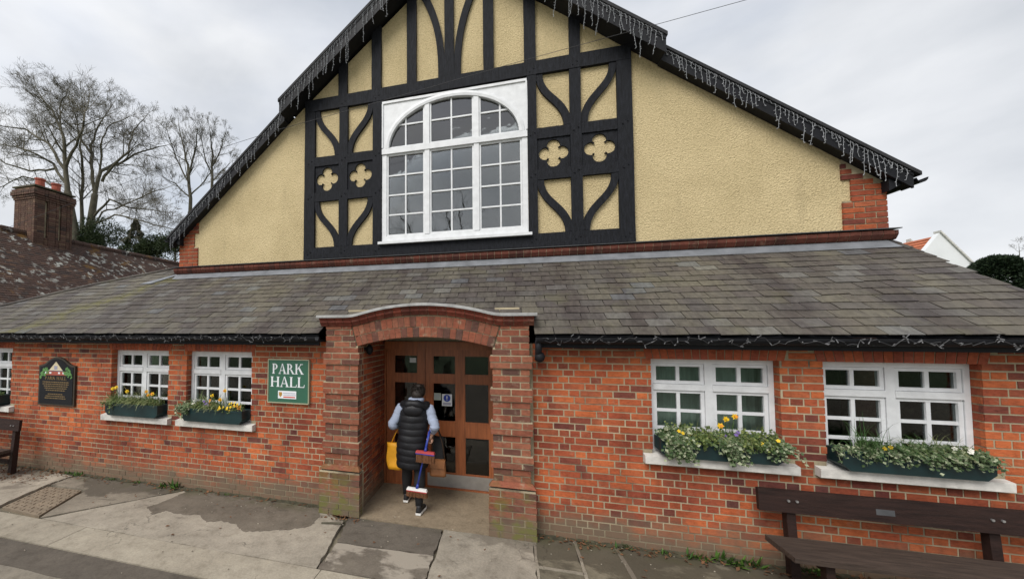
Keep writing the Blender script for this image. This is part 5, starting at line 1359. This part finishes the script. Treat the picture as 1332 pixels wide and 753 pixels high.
for s in (-1,1):
    b.tube([sh[s]+V(-s*.07,0,-.01), sh[s], sh[s].lerp(el[s],.5), el[s], el[s].lerp(wr[s],.5), wr[s], wr[s].lerp(hd[s],.7)], [.05,.052,.045,.038,.034,.026,.028], 10)
    b.ball(hd[s], .028,.036,.042, 10, 6)
    b.tube([hip[s]+V(0,0,.06), hip[s], hip[s].lerp(kn[s],.5), kn[s], kn[s].lerp(an[s],.35), an[s]], [.085,.088,.072,.053,.054,.034], 12)
    b.ball(an[s]+V(0,.06,-.05), .036,.095,.036, 10, 6)
tmp = b.build('tmp_body', MAT['skin'])
md = tmp.modifiers.new('r', 'REMESH'); md.mode = 'VOXEL'; md.voxel_size = .009; md.use_smooth_shade = True
ms = tmp.modifiers.new('s', 'SMOOTH'); ms.iterations = 4; ms.factor = .5
bpy.context.view_layer.update()
dg = bpy.context.evaluated_depsgraph_get()
me = bpy.data.meshes.new_from_object(tmp.evaluated_get(dg)); og = tmp.location.copy()
bpy.data.objects.remove(tmp)
fb = MB()
for s in (-1,1):     # fingers closed round what the hand holds
    c = hd[s]; ax = V(0,1,0) if s < 0 else V(.0,.9,.2)
    for k, (o, L) in enumerate(((-.027,.9),(-.010,1.0),(.008,.96),(.025,.78))):
        p = c+V(s*.018,0,0)+ax*o+V(0,0,-.025)
        fb.tube([p, p+V(s*.012,0,-.026*L), p+V(-s*.004,0,-.046*L), p+V(-s*.026,0,-.040*L), p+V(-s*.030,0,-.022*L)], [.0088,.0086,.008,.0075,.0065], 7)
    fb.tube([c+V(-s*.015,-.02,-.005), c+V(-s*.034,-.028,-.022), c+V(-s*.030,-.012,-.045), c+V(-s*.012,-.004,-.052)], [.011,.0105,.009,.007], 7)
bm = bmesh.new(); bm.from_mesh(me)
off = [bm.verts.new(v-og) for v in fb.v]
for f in fb.f: bm.faces.new([off[i] for i in f])
bm.to_mesh(me); bm.free(); me.polygons.foreach_set('use_smooth', [True]*len(me.polygons))
if not me.materials: me.materials.append(MAT['skin'])
put(bpy.data.objects.new('body', me), person, og)
# long quilted vest
cs = []; nz = 92
ctrl = [(.565,.198,.165,-1.275,.275),(.70,.200,.164,-1.275,.272),(.85,.196,.160,-1.274,.27),(1.0,.182,.148,-1.268,.272),(1.15,.188,.145,-1.258,.282),(1.28,.196,.142,-1.250,.29),(1.36,.172,.125,-1.243,.30),(1.405,.118,.098,-1.240,.31),(1.43,.085,.085,-1.236,.318)]
def lin(z):
    for a, c in zip(ctrl, ctrl[1:]):
        if a[0] <= z <= c[0]:
            t = (z-a[0])/(c[0]-a[0]); return [a[i]+(c[i]-a[i])*t for i in range(1,5)]
    return ctrl[-1][1:]
rr = []; nv = 36
for i in range(nz+1):
    z = .565+(1.43-.565)*i/nz; rx, ry, x, y = lin(z); q = abs(math.sin(PI*(z-.565)/.088))**.55; bul = -.008+.010*q
    ring = []
    for k in range(nv):
        t = 2*PI*k/nv; w = noise.noise(V(math.cos(t)*2.2, math.sin(t)*2.2, z*9))*.009
        ring.append((x+(rx+bul+w)*math.cos(t), y+(ry+bul+w)*math.sin(t), z+.006*noise.noise(V(t*1.3,z*4,3))))
    rr.append(ring)
m = MB(); m.rings(rr); vest = m.build('vest', MAT['vest'], person, smooth=True)
m = MB(); arc = [V(-1.238+.140*math.cos(t), .31+.125*math.sin(t), 1.418+.020*math.sin(t*3)) for t in [PI*.95+PI*1.1*i/14 for i in range(15)]]
m.tube(arc, [.035]+[.056+.009*math.sin(i*1.9) for i in range(13)]+[.035], 12)
m.ball((-1.245,.175,1.345),.135,.052,.085,14,8); m.ball((-1.24,.20,1.40),.10,.05,.045,14,8); m.build('hood', MAT['vest'], vest, smooth=True)
m = MB(); m.tube([V(-1.233+.072*math.cos(t), .325+.068*math.sin(t), 1.468) for t in [PI*.8+PI*1.4*i/12 for i in range(13)]], .030, 10); m.build('collar', MAT['sleeve'], person, smooth=True)
for s in (-1,1):
    m = MB(); pts = [sh[s]+V(-s*.035,0,.0), sh[s], sh[s].lerp(el[s],.3), sh[s].lerp(el[s],.65), el[s]+V(s*.004,-.008,.02), el[s]+V(s*.002,-.004,-.015), el[s].lerp(wr[s],.35), el[s].lerp(wr[s],.7), wr[s]]
    rad = [.06,.066,.063,.060,.058,.056,.052,.046,.036]; fine, fr_ = [], []
    for i in range(len(pts)-1):
        for k in range(4):
            t = k/4; fine.append(pts[i].lerp(pts[i+1], t)); fr_.append(rad[i]+(rad[i+1]-rad[i])*t+random.uniform(-.0025,.0025)+.003*math.sin(i*4+k*1.7))
    fine.append(pts[-1]); fr_.append(rad[-1]); m.tube(fine, fr_, 14); m.build('sleeve', MAT['sleeve'], person, smooth=True)
    m = MB(); pts = [hip[s]+V(0,0,.04), hip[s].lerp(kn[s],.3), hip[s].lerp(kn[s],.7), kn[s], kn[s].lerp(an[s],.3), kn[s].lerp(an[s],.7), an[s]+V(0,0,.01)]
    m.tube(pts, [.100,.094,.077,.067,.068,.053,.043], 14); m.build('legging', MAT['legging'], person, smooth=True)
    # shoe: sole and upper
    hx, hy, hz = an[s].x, an[s].y-.055, an[s].z-.083; tilt = .0
    dirx = -.10 if s < 0 else .06
    def sp_(l, w, z): return V(hx+dirx*l+w, hy+l, hz+z)
    def outline(k):
        return [(.0,-.028*k),(.0,.028*k),(.06,.036*k),(.12,.037*k),(.18,.047*k),(.225,.040*k),(.25,.016*k),(.25,-.012*k),(.225,-.034*k),(.18,-.042*k),(.12,-.033*k),(.06,-.034*k)]
    m = MB(); m.rings([[sp_(l,w,0) for l, w in outline(1.0)],[sp_(l,w,.018) for l, w in outline(1.12)],[sp_(l,w,.034) for l, w in outline(1.06)]]); shoe = m.build('shoe', MAT['sole'], person, fix=True)
    m = MB(); lv = [(.0285,1.0,1.0),(.05,.97,.97),(.072,.82,.78),(.095,.72,.45),(.115,.70,.38)]
    m.rings([[sp_(l*ls if z < .06 else .0+l*ls, w, z) for l, w in outline(k)] for z, k, ls in lv]); m.build('shoe_upper', MAT['shoe'], shoe, smooth=True, fix=True)
# hair: cap, bun, loose strands
m = MB(); m.ball((-1.217,.385,1.572),.086,.105,.104,16,10); m.ball((-1.225,.315,1.535),.070,.055,.075,14,8)
m.ball((-1.205,.335,1.655),.046,.048,.038,12,8)
for i in range(220):
    t = random.uniform(0,2*PI); u = random.uniform(-.3,1); c = V(-1.22+.086*math.cos(t)*math.cos(u), .365+.095*math.sin(t)*math.cos(u), 1.585+.10*math.sin(u)); m.tube([c, c+rv(.022), c+rv(.04)+V(0,0,-.008)], [.004,.003,.0012], 4)
m.build('hair', MAT['hair'], person, smooth=True)
person.scale = (1.07, 1.0, 0.95)
# yellow tote
r = empty('tote_bag', (-1.525,.39,.48), 'soft yellow tote bag hanging from the walking person\'s hand', 'bag')
rr = []
for i in range(9):
    t = i/8; z = .445+.34*t; hw, hd_ = .108+.012*t+.008*math.sin(t*7), .060*(1-t*.6)+.01; cxb = -1.540-.014*math.sin(t*3)
    rr.append([(cxb+hw*math.copysign(abs(math.cos(a))**.5, math.cos(a)), .40+hd_*math.sin(a)+.022*noise.noise(V(a,z*9,1)), z+.022*noise.noise(V(a*2,z*5,7))) for a in [2*PI*k/20 for k in range(20)]])
m = MB(); m.rings(rr); m.build('bag_body', MAT['yellowbag'], r, smooth=True)
for yy in (.375,.425):
    m = MB(); m.tube([(-1.60,yy,.775),(-1.53,.39,.93),(-1.487,.385,.995),(-1.470,.395,.93),(-1.455,yy,.775)], .007, 6); m.build('handle', MAT['yellowbag'], r, smooth=True)
# tan shoulder bag
r = empty('handbag', (-.945,.33,.42), 'tan leather handbag hanging by a thin strap from the bent arm', 'bag')
rr = []
for i in range(9):
    t = i/8; z = .425+.20*t; hw, hd_ = .108+.004*math.sin(t*3)-.012*t, .045*(1-.35*t)
    rr.append([(-.945+hw*math.copysign(abs(math.cos(a))**.45, math.cos(a)), .335+hd_*math.copysign(abs(math.sin(a))**.7, math.sin(a)), z+.01*noise.noise(V(a*2,z*7,2))) for a in [2*PI*k/20 for k in range(20)]])
m = MB(); m.rings(rr); m.build('bag_body', MAT['leather'], r, smooth=True)
m = MB(); m.hexa([(-1.04,.287,.53),(-.855,.287,.53),(-.855,.30,.53),(-1.04,.30,.53),(-1.045,.293,.632),(-.845,.293,.632),(-.845,.365,.632),(-1.045,.365,.632)]); m.build('flap', MAT['leather'], r)
m = MB(); m.tube([(-1.04,.335,.62),(-1.0,.30,.85),(-.985,.265,1.03),(-.965,.27,1.085),(-.94,.30,1.03),(-.885,.33,.85),(-.85,.335,.62)], .006, 6); m.build('strap', MAT['strap'], r, smooth=True)
r = empty('shopping_bag', (-.965,.40,.55), 'black shopping bag on the bent arm behind the tan handbag', 'bag')
rr = []
for i in range(8):
    t = i/7; z = .55+.36*t; hw_, hd_ = .10-.02*t, .05*(1-.5*t)
    rr.append([(-.955+hw_*math.copysign(abs(math.cos(a))**.6, math.cos(a)), .40+hd_*math.sin(a)+.015*noise.noise(V(a,z*8,4)), z+.012*noise.noise(V(a*2,z*6,5))) for a in [2*PI*k/18 for k in range(18)]])
m = MB(); m.rings(rr); m.build('bag_body', MAT['legging'], r, smooth=True)
m = MB(); m.tube([(-1.01,.40,.90),(-.985,.30,1.06),(-.94,.30,1.06),(-.91,.40,.90)], .008, 6); m.build('handle', MAT['legging'], r, smooth=True)
# brooms
def broom(name, label, head, top, handle, block, stripe, L, yaw, bl=.06):
    r = empty(name, head, label, 'broom', 'brooms in the hand')
    h, t = Vector(head), Vector(top)
    m = MB(); m.tube([h+V(0,0,.045), t], .0115, 8); m.build('broom_handle', MAT[handle], r, smooth=True)
    c, s = math.cos(yaw), math.sin(yaw)
    def q(u, v, z): return h+V(u*c-v*s, u*s+v*c, z)
    m = MB(); m.hexa([q(-L,-.024,.012),q(L,-.024,.012),q(L,.024,.012),q(-L,.024,.012),q(-L*.93,-.020,.040),q(L*.93,-.020,.040),q(L*.93,.020,.040),q(-L*.93,.020,.040)]); m.build('broom_head', MAT[block], r)
    m = MB(); m.hexa([q(-L*.97,-.026,.0),q(L*.97,-.026,.0),q(L*.97,.026,.0),q(-L*.97,.026,.0),q(-L*.985,-.026,.0115),q(L*.985,-.026,.0115),q(L*.985,.026,.0115),q(-L*.985,.026,.0115)]); m.build('head_band', MAT[stripe], r)
    m = MB()
    for i in range(260):
        u, v = random.uniform(-L*.95,L*.95), random.uniform(-.022,.022); a = q(u,v,.002); m.tube([a, q(u*1.04+random.uniform(-.006,.006), v*1.35, -bl-random.uniform(0,.008))], [.0030,.0026], 4)
    m.build('bristles', MAT['bristle'], r)
    m = MB(); m.tube([h+V(0,0,.036), h+V(0,0,.036)+(t-h).normalized()*.055], [.021,.015], 8); m.build('socket', MAT[handle], r, smooth=True)
broom('broom','long broom with blue handle, its white and red head hanging lowest',(-1.165,.085,.295),(-1.032,.205,1.02),'broomblue','sole','broomred',.135,-.08)
broom('broom','second broom with red and blue head held above the lower one',(-1.055,.075,.765),(-1.02,.26,1.06),'broomblue','broomred','broomblue',.125,-.12,.095)

# ================================================================ NEIGHBOURS
cot = empty('tiled_cottage', (-16,8,0), 'old cottage with lichen-spotted brown tiled roof and brick chimney', 'building')
RX, RZ, EX, EZ2 = -16.0, 5.65, -12.35, 2.35
m = MB(); m.box(-19.4,-12.7,1.2,17.0,0,2.45); m.prism([(-19.4,2.45),(-12.7,2.45),(-16,5.45)], XZ, 1.2, 1.45); m.prism([(-19.4,2.45),(-12.7,2.45),(-16,5.45)], XZ, 16.75, 17.0); m.build('wall', MAT['oldbrick'], cot, fix=True)
sl_ = Vector((EX-RX,0,EZ2-RZ)); SLN = sl_.length; sd = sl_.normalized(); sn = Vector((-sd.z,0,sd.x)); sn = sn if sn.z > 0 else -sn
m = MB(); m.hexa([(RX,1,RZ-.1),(RX,17.2,RZ-.1),(EX,17.2,EZ2-.1),(EX,1,EZ2-.1),(RX,1,RZ-.03),(RX,17.2,RZ-.03),(EX,17.2,EZ2-.03),(EX,1,EZ2-.03)])
m.hexa([(RX,17.2,RZ-.1),(RX,1,RZ-.1),(2*RX-EX,1,EZ2-.1),(2*RX-EX,17.2,EZ2-.1),(RX,17.2,RZ),(RX,1,RZ),(2*RX-EX,1,EZ2),(2*RX-EX,17.2,EZ2)])
crf = m.build('roof', MAT['tile'], cot, fix=True)
def tp(s, y, n):
    return Vector((RX,y,RZ))+sd*s+sn*(n+.03*noise.noise(V(s*.5,y*.35,5)))
m = MB(); row = 0; s = .05
while s < SLN-.05:
    y = 2.2 + (.085 if row % 2 else 0)
    while y < 14.5:
        j = random.uniform(-.006,.006); h = .012+random.uniform(0,.007); m.cur = random.random()
        m.hexa([tp(s+.115+j,y,h-.013),tp(s+.115+j,y+.162,h-.013),tp(s-.05,y+.162,-.013),tp(s-.05,y,-.013),tp(s+.115+j,y,h),tp(s+.115+j,y+.162,h),tp(s-.05,y+.162,.0),tp(s-.05,y,.0)])
        y += .168
    s += .105; row += 1
tag(m.build('tiles', MAT['tile'], crf, rnd=True), kind='stuff')
m = MB(); y = 1.0
while y < 17:
    m.cur = random.random(); m.tube([(RX,y,RZ-.0),(RX,y+.30,RZ+random.uniform(-.008,.008))], [.125,.115], 10); y += .305
tag(m.build('ridge_tiles', MAT['tile'], crf, rnd=True), kind='stuff')
# chimney
cxr = -15.55; y0 = PX(45,270,cxr).y; y1 = PX(95,270,cxr).y; ztop = PX(60,246,cxr).z; cxl = -16.55
m = MB(); m.box(cxl+.008,cxr-.075,y0+.012,y1-.008,4.6,ztop); ch = m.build('chimney', MAT['mortar'], crf)
m = MB(); k = 0; z = 4.8
nt_c = int((ztop-4.8)/C)
while k < nt_c:
    top = nt_c-k; e = .0
    if top <= 5: e = (.05,.075,.075,.05,.025)[5-top] if top > 0 else 0
    if top in (5,): e = .025
    elif top in (4,): e = .05
    elif top in (3,2): e = .085
    elif top == 1: e = .06
    zz = 4.8+k*C
    for face in (0,1):
        a0, a1 = ((cxl-e, cxr+e), (y0-e+.0915, y1+e))[face]; u = a0-(.11 if k % 2 else 0); hd_ = k % 2
        while u < a1:
            L = .1125 if hd_ else .225; hd_ = not hd_; p, q = max(u,a0), min(u+L-J,a1); u += L
            if q-p < .03: continue
            grooves = [(y0+(y1-y0)*t-.04, y0+(y1-y0)*t+.04) for t in (.30,.66)] if face == 1 and top > 5 and zz > 5.5 else []
            for p, q, _l, _r in clip((p, q), grooves):
                if q-p < .02: continue
                m.cur = random.random()
                if face == 0: m.box(p,q,y0-e,y0-e+.09,zz,zz+C-.009)
                else: m.box(cxr+e-.09,cxr+e,p,q,zz,zz+C-.009)
    k += 1
tag(m.build('chimney_bricks', MAT['oldbrick'], ch, rnd=True), kind='stuff')
m = MB(); m.box(cxl-.05,cxr+.05,y0-.05,y1+.05,ztop,ztop+.05); m.build('chimney_cap', MAT['mossy'], ch)
for t in (.30,.72):
    yc = y0+(y1-y0)*t; xc = (cxl+cxr)/2+.12; m = MB()
    prf = [(.0,.15),(.06,.15),(.08,.135),(.30,.125),(.31,.15),(.36,.15),(.36,.11)]
    m.rings([[(xc+r_*math.cos(2*PI*k/14), yc+r_*math.sin(2*PI*k/14), ztop+.05+h_) for k in range(14)] for h_, r_ in prf]); m.build('chimney_pot', MAT['pot'], ch, smooth=False, fix=True)
# white house far off
wh = empty('white_house', (24.2,30,0), 'white rendered house end with steep gable and orange tiled roof', 'building')
ap = P(1222,303,25.0); HZ = ap.z; hw = 2.75; ez = HZ-hw*1.45
m = MB(); m.prism([(ap.x-hw,0),(ap.x+hw,0),(ap.x+hw,ez),(ap.x,HZ),(ap.x-hw,ez)], XZ, 25.0, 25.3); m.box(ap.x-hw,ap.x-hw+.3,25.301,36,0,ez); m.box(ap.x+hw-.3,ap.x+hw,25.301,36,0,ez); m.build('wall', MAT['render'], wh, fix=True)
for s in (-1,1):
    m = MB()
    n_ = 24
    for i in range(n_):
        t0, t1 = i/n_, (i+1)/n_; f = lambda t, dz: (ap.x+s*hw*1.06*t, HZ-hw*1.06*1.45*t+dz)
        a, c = f(t0,-.16), f(t1+.004,-.10)
        m.cur = random.random(); m.hexa([(a[0],25.31,a[1]),(c[0],25.31,c[1]),(c[0],36.3,c[1]),(a[0],36.3,a[1]),(a[0],25.31,a[1]+.03),(c[0],25.31,c[1]+.05),(c[0],36.3,c[1]+.05),(a[0],36.3,a[1]+.03)])
    m.build('roof_slope', MAT['pantile'], wh, rnd=True, fix=True)
    if s < 0: continue
    m = MB(); m.prism([(ap.x,HZ+.02),(ap.x+s*hw*1.05,HZ+.02-hw*1.05*1.45),(ap.x+s*hw*1.05,HZ+.13-hw*1.05*1.45),(ap.x,HZ+.14)], XZ, 24.9, 25.33); m.build('coping', MAT['whitestone'], wh, fix=True)
m = MB(); q = P(1245,312,27.5); 
m.prism([(ap.x+.25,HZ-.2),(ap.x+.25+2.6,HZ-.2-2.6*1.45),(ap.x+.25+2.6,HZ+.10-2.6*1.45),(ap.x+.25,HZ+.12)], XZ, 27.0, 27.3); m.build('parapet', MAT['whitestone'], wh, fix=True)

# ================================================================ TREES AND BUSHES
def rot_about(v, ax, a): return Matrix.Rotation(a, 3, ax) @ v
class Tree:
    def __init__(s, seed): s.w = MB(); s.t = MB(); s.rng = random.Random(seed)
    def limb(s, pts, r0, r1, sides=7):
        n = len(pts); s.w.tube(pts, [.74*(r0+(r1-r0)*i/(n-1)) for i in range(n)], sides, False)
    def grow(s, p, d, L, r, lev, maxlev, spread=1.0, upb=.05):
        rg = s.rng; n = 4 if lev < maxlev else 3; pts = [p.copy()]; rad = [r]; dd = d.normalized()
        for i in range(n):
            dd = (dd+Vector((rg.uniform(-1,1),rg.uniform(-1,1),rg.uniform(-1,1)))*.08+Vector((0,0,upb))).normalized()
            p = p+dd*L/n; pts.append(p.copy()); rad.append(max(r*(1-.75*(i+1)/n), .0042))
        (s.w if r > .03 else s.t).tube(pts, rad, 5 if r > .03 else 3, False)
        if lev >= maxlev: return
        k = rg.choice((4,4,5,5)) if lev < maxlev-1 else rg.choice((4,5,6))
        for j in range(k):
            t = rg.uniform(.22,1.0); i = min(int(t*n), n-1); q = pts[i].lerp(pts[i+1], t*n-i)
            ax = Vector((rg.uniform(-1,1),rg.uniform(-1,1),rg.uniform(-1,1))).normalized()
            d2 = rot_about((pts[i+1]-pts[i]).normalized(), (pts[i+1]-pts[i]).normalized().cross(ax).normalized(), rg.uniform(.45,1.05)*spread)
            s.grow(q, d2, L*rg.uniform(.50,.80)*(1.1-.4*t), max(r*(1-.7*t)*rg.uniform(.45,.65), .0048), lev+1, maxlev, spread, upb)
    def along(s, pts, r0, r1, every, L, maxlev, spread=1.0, start=.2, upb=.05):
        rg = s.rng; s.limb(pts, r0, r1); tot = sum((b-a).length for a, b in zip(pts, pts[1:])); run = 0
        nxt = tot*start
        for idx, (a, b) in enumerate(zip(pts, pts[1:])):
            seg = (b-a).length
            while nxt < run+seg:
                u = (nxt-run)/seg; q = a.lerp(b,u); f = nxt/tot; dirn = (b-a).normalized(); ax = dirn.cross(Vector((rg.uniform(-1,1),rg.uniform(-1,1),rg.uniform(-1,1)))).normalized()
                s.grow(q, rot_about(dirn, ax, rg.uniform(.5,1.1)*spread), L*(1.15-.55*f)*rg.uniform(.7,1.2), (r0+(r1-r0)*f)*.36, 1, maxlev, spread, upb)
                nxt += every*rg.uniform(.6,1.4)
            run += seg
        s.grow(pts[-1], (pts[-1]-pts[-2]), L*.55, r1*.7, 1, maxlev, spread, upb)
    def build(s, name, label, base):
        r = empty(name, base, label, 'tree', 'bare trees behind the roofs')
        s.w.build('trunk', MAT['bark'], r, smooth=True); s.t.build('crown', MAT['twig'], r); return r
def zp(pts, Y, jit, rg):      # enlarged-crop coordinates (scale 3.0125, origin 0,90) -> points near the plane Y
    out = []
    for i, (x, y) in enumerate(pts): out.append(P(x/3.0125, 90+y/3.0125, Y+(rg.uniform(-jit,jit) if i > 1 else 0)))
    fine = []
    for a, b in zip(out, out[1:]):
        for k in range(3):
            q = a.lerp(b, k/3); fine.append(q+(Vector((rg.uniform(-1,1),rg.uniform(-1,1),rg.uniform(-1,1)))*.07 if k else Vector()))
    fine.append(out[-1]); return fine
def base_of(x, y, Y):
    q = P(x/3.0125, 90+y/3.0125, Y); return Vector((q.x, q.y, -.1))
YA = 12.0
tr = Tree(11); rg = tr.rng; b0 = base_of(300,650,YA)
fork = P(265/3.0125, 90+480/3.0125, YA)
tr.limb([b0, P(292/3.0125,90+640/3.0125,YA), fork], .42, .26, 10)
for pl_, r0 in (([(265,480),(257,380),(250,270),(205,160),(140,70)],.20),([(257,385),(300,300),(328,205),(350,110)],.13),([(255,395),(190,290),(100,235),(-20,220)],.13),([(260,450),(210,370),(110,320),(-20,290)],.12),([(253,300),(235,200),(240,130),(262,95)],.08),([(215,390),(120,400),(20,370),(-40,330)],.09),([(270,500),(180,440),(90,420),(-20,470)],.08)):
    tr.along(zp(pl_,YA,2.0,rg), r0, .035, .52, 1.9, 4)
tr.build('bare_tree', 'tall bare spreading tree directly behind the brick chimney', b0)
tr = Tree(23); rg = tr.rng; b0 = base_of(340,680,YA+1); fork = P(372/3.0125, 90+490/3.0125, YA+1)
tr.limb([b0, P(348/3.0125,90+650/3.0125,YA+1), fork], .40, .24, 10)
for pl_, r0 in (([(372,490),(395,400),(470,370),(560,322),(650,300)],.17),([(372,490),(362,400),(352,300),(385,225),(440,140)],.16),([(400,440),(435,390),(505,325),(520,245),(565,195)],.12),([(365,580),(430,510),(520,545),(640,560)],.10),([(360,610),(450,570),(560,595),(670,625)],.08),([(355,640),(400,560),(470,540),(560,500),(640,470)],.08),([(388,420),(395,300),(420,230),(500,190)],.09),([(355,330),(310,260),(295,180),(270,120)],.09),([(322,640),(325,440),(312,300),(330,200)],.16)):
    tr.along(zp(pl_,YA+1,2.0,rg), r0, .03, .52, 1.85, 4)
tr.build('bare_tree', 'bare multi-limbed tree between the chimney and the gable corner', b0)
YB = 19.0
tr = Tree(5); rg = tr.rng; b0 = base_of(748,600,YB)
tr.limb([b0, P(745/3.0125,90+560/3.0125,YB)], .28, .22, 8)
for pl_, r0 in (([(745,560),(738,400),(725,330),(700,215)],.19),([(738,420),(765,320),(775,235)],.12),([(737,440),(690,350),(660,260)],.09),([(742,500),(800,440),(830,400)],.08),([(742,500),(690,450),(650,430)],.08)):
    tr.along(zp(pl_,YB,1.6,rg), r0, .03, .6, 1.8, 4, .85, .25, .10)
tr.build('bare_tree', 'slim upright bare tree rising behind the lower bargeboard', b0)
tr = Tree(8); rg = tr.rng; b0 = base_of(828,600,YB+1)
tr.limb([b0, P(830/3.0125,90+470/3.0125,YB+1)], .24, .18, 8)
for pl_, r0 in (([(830,470),(835,340),(822,240)],.15),([(833,380),(870,300),(880,260)],.08),([(832,420),(800,330),(790,280)],.08),([(831,440),(880,390),(900,370)],.07)):
    tr.along(zp(pl_,YB+1,1.4,rg), r0, .03, .6, 1.6, 4, .85, .25, .10)
tr.build('bare_tree', 'small bare tree nearest the gable verge', b0)
# small bare tree beyond the clipped bush
tr = Tree(77); q = P(1326,372,34.0); b0 = Vector((q.x,34,-.1)); top = P(1326,335,34.0)
tr.along([b0, Vector((q.x,34,q.z*.5)), Vector((q.x+.2,34,q.z)), top], .2, .04, .9, 1.8, 4, 1.0, .45)
tr.build('bare_tree', 'distant bare tree beside the dark clipped bush', b0)
# tree across the road, mirrored in the panes of the gable window
tr = Tree(41); rg = tr.rng; b0 = Vector((-5.2,-20,-.1))
tr.limb([b0, b0+V(.2,0,3.2)], .38, .30, 8)
for k in range(7):
    a = k*2*PI/7; o = b0+V(.2,0,3.2)
    tr.along([o, o+V(1.2*math.cos(a),1.2*math.sin(a),2.6), o+V(2.8*math.cos(a),2.8*math.sin(a),4.8), o+V(4.0*math.cos(a+.3),4.0*math.sin(a+.3),7.0)], .13, .04, 1.0, 2.4, 3)
tr.build('bare_tree', 'bare tree across the road mirrored in the gable window', b0)

def bushy(name, label, cat, pieces, n, size, mat, group, conifer=False):
    cx_ = sum(p[0].x for p in pieces)/len(pieces); cy_ = sum(p[0].y for p in pieces)/len(pieces)
    r = empty(name, (cx_,cy_,0), label, cat, group); m = MB(); w = MB()
    for c, rx, rz in pieces:
        w.tube([(c.x,c.y,-.1),(c.x,c.y,c.z)], [.12,.05], 6)
        for i in range(int(n*1.5)):
            d = rv().normalized(); u = random.random()**(.45 if n < 20000 else .22); lump = 1+(.22 if n < 20000 else .10)*noise.noise(d*2.3+c)+(.12 if n < 20000 else .07)*noise.noise(d*6+c)
            if conifer:
                h = random.random()**1.5; a = random.uniform(0,2*PI); rad = rx*(1-h)*(.35+.65*random.random()**.5)*(1+.25*math.sin(h*38))
                p = Vector((c.x+rad*math.cos(a), c.y+rad*math.sin(a), c.z-rz+2*rz*h)); dd = Vector((math.cos(a),math.sin(a),-.35))+rv(.4)
            else:
                p = c+Vector((d.x*rx, d.y*rx, d.z*(rz if d.z > 0 else c.z*.97)))*u*lump; dd = d+rv(.8)
            leafquad(m, p, dd, rv()+Vector((0,-.3,.6)), size*random.uniform(.6,1.4), size*random.uniform(.35,.7))
    w.build('trunk', MAT['bark'], r); m.build('crown', MAT[mat], r, rnd=True)
YC = 13.0
def pc(x, y, rx, rz, Y=YC):
    q = P(x, y, Y); k = (P(x+10, y, Y)-q).length/10; return (q, rx*k, rz*k)
bushy('evergreen_bush','dark evergreen bush below the bare tree nearest the chimney','bush',[pc(133,318,22,26),pc(115,322,14,16)],7000,.105,'evergreen','evergreens behind the tiled roof')
bushy('evergreen_conifer','dark pointed conifer standing between two evergreen bushes','tree',[pc(176,316,18,25)],9000,.10,'evergreen','evergreens behind the tiled roof',True)
bushy('evergreen_bush','low dark evergreen bush against the gable corner','bush',[pc(205,326,17,16),pc(228,328,18,22),pc(192,332,14,12)],5000,.10,'evergreen','evergreens behind the tiled roof')
q = pc(1298,355,28,29,20.0)
bushy('clipped_bush','dense dark clipped evergreen bush beside the white house','bush',[q],26000,.14,'topiary',None)
bushy('evergreen_bush','olive evergreen bush half hidden at the clipped bush','bush',[pc(1334,362,13,16,24.0)],5000,.10,'evergreen',None)
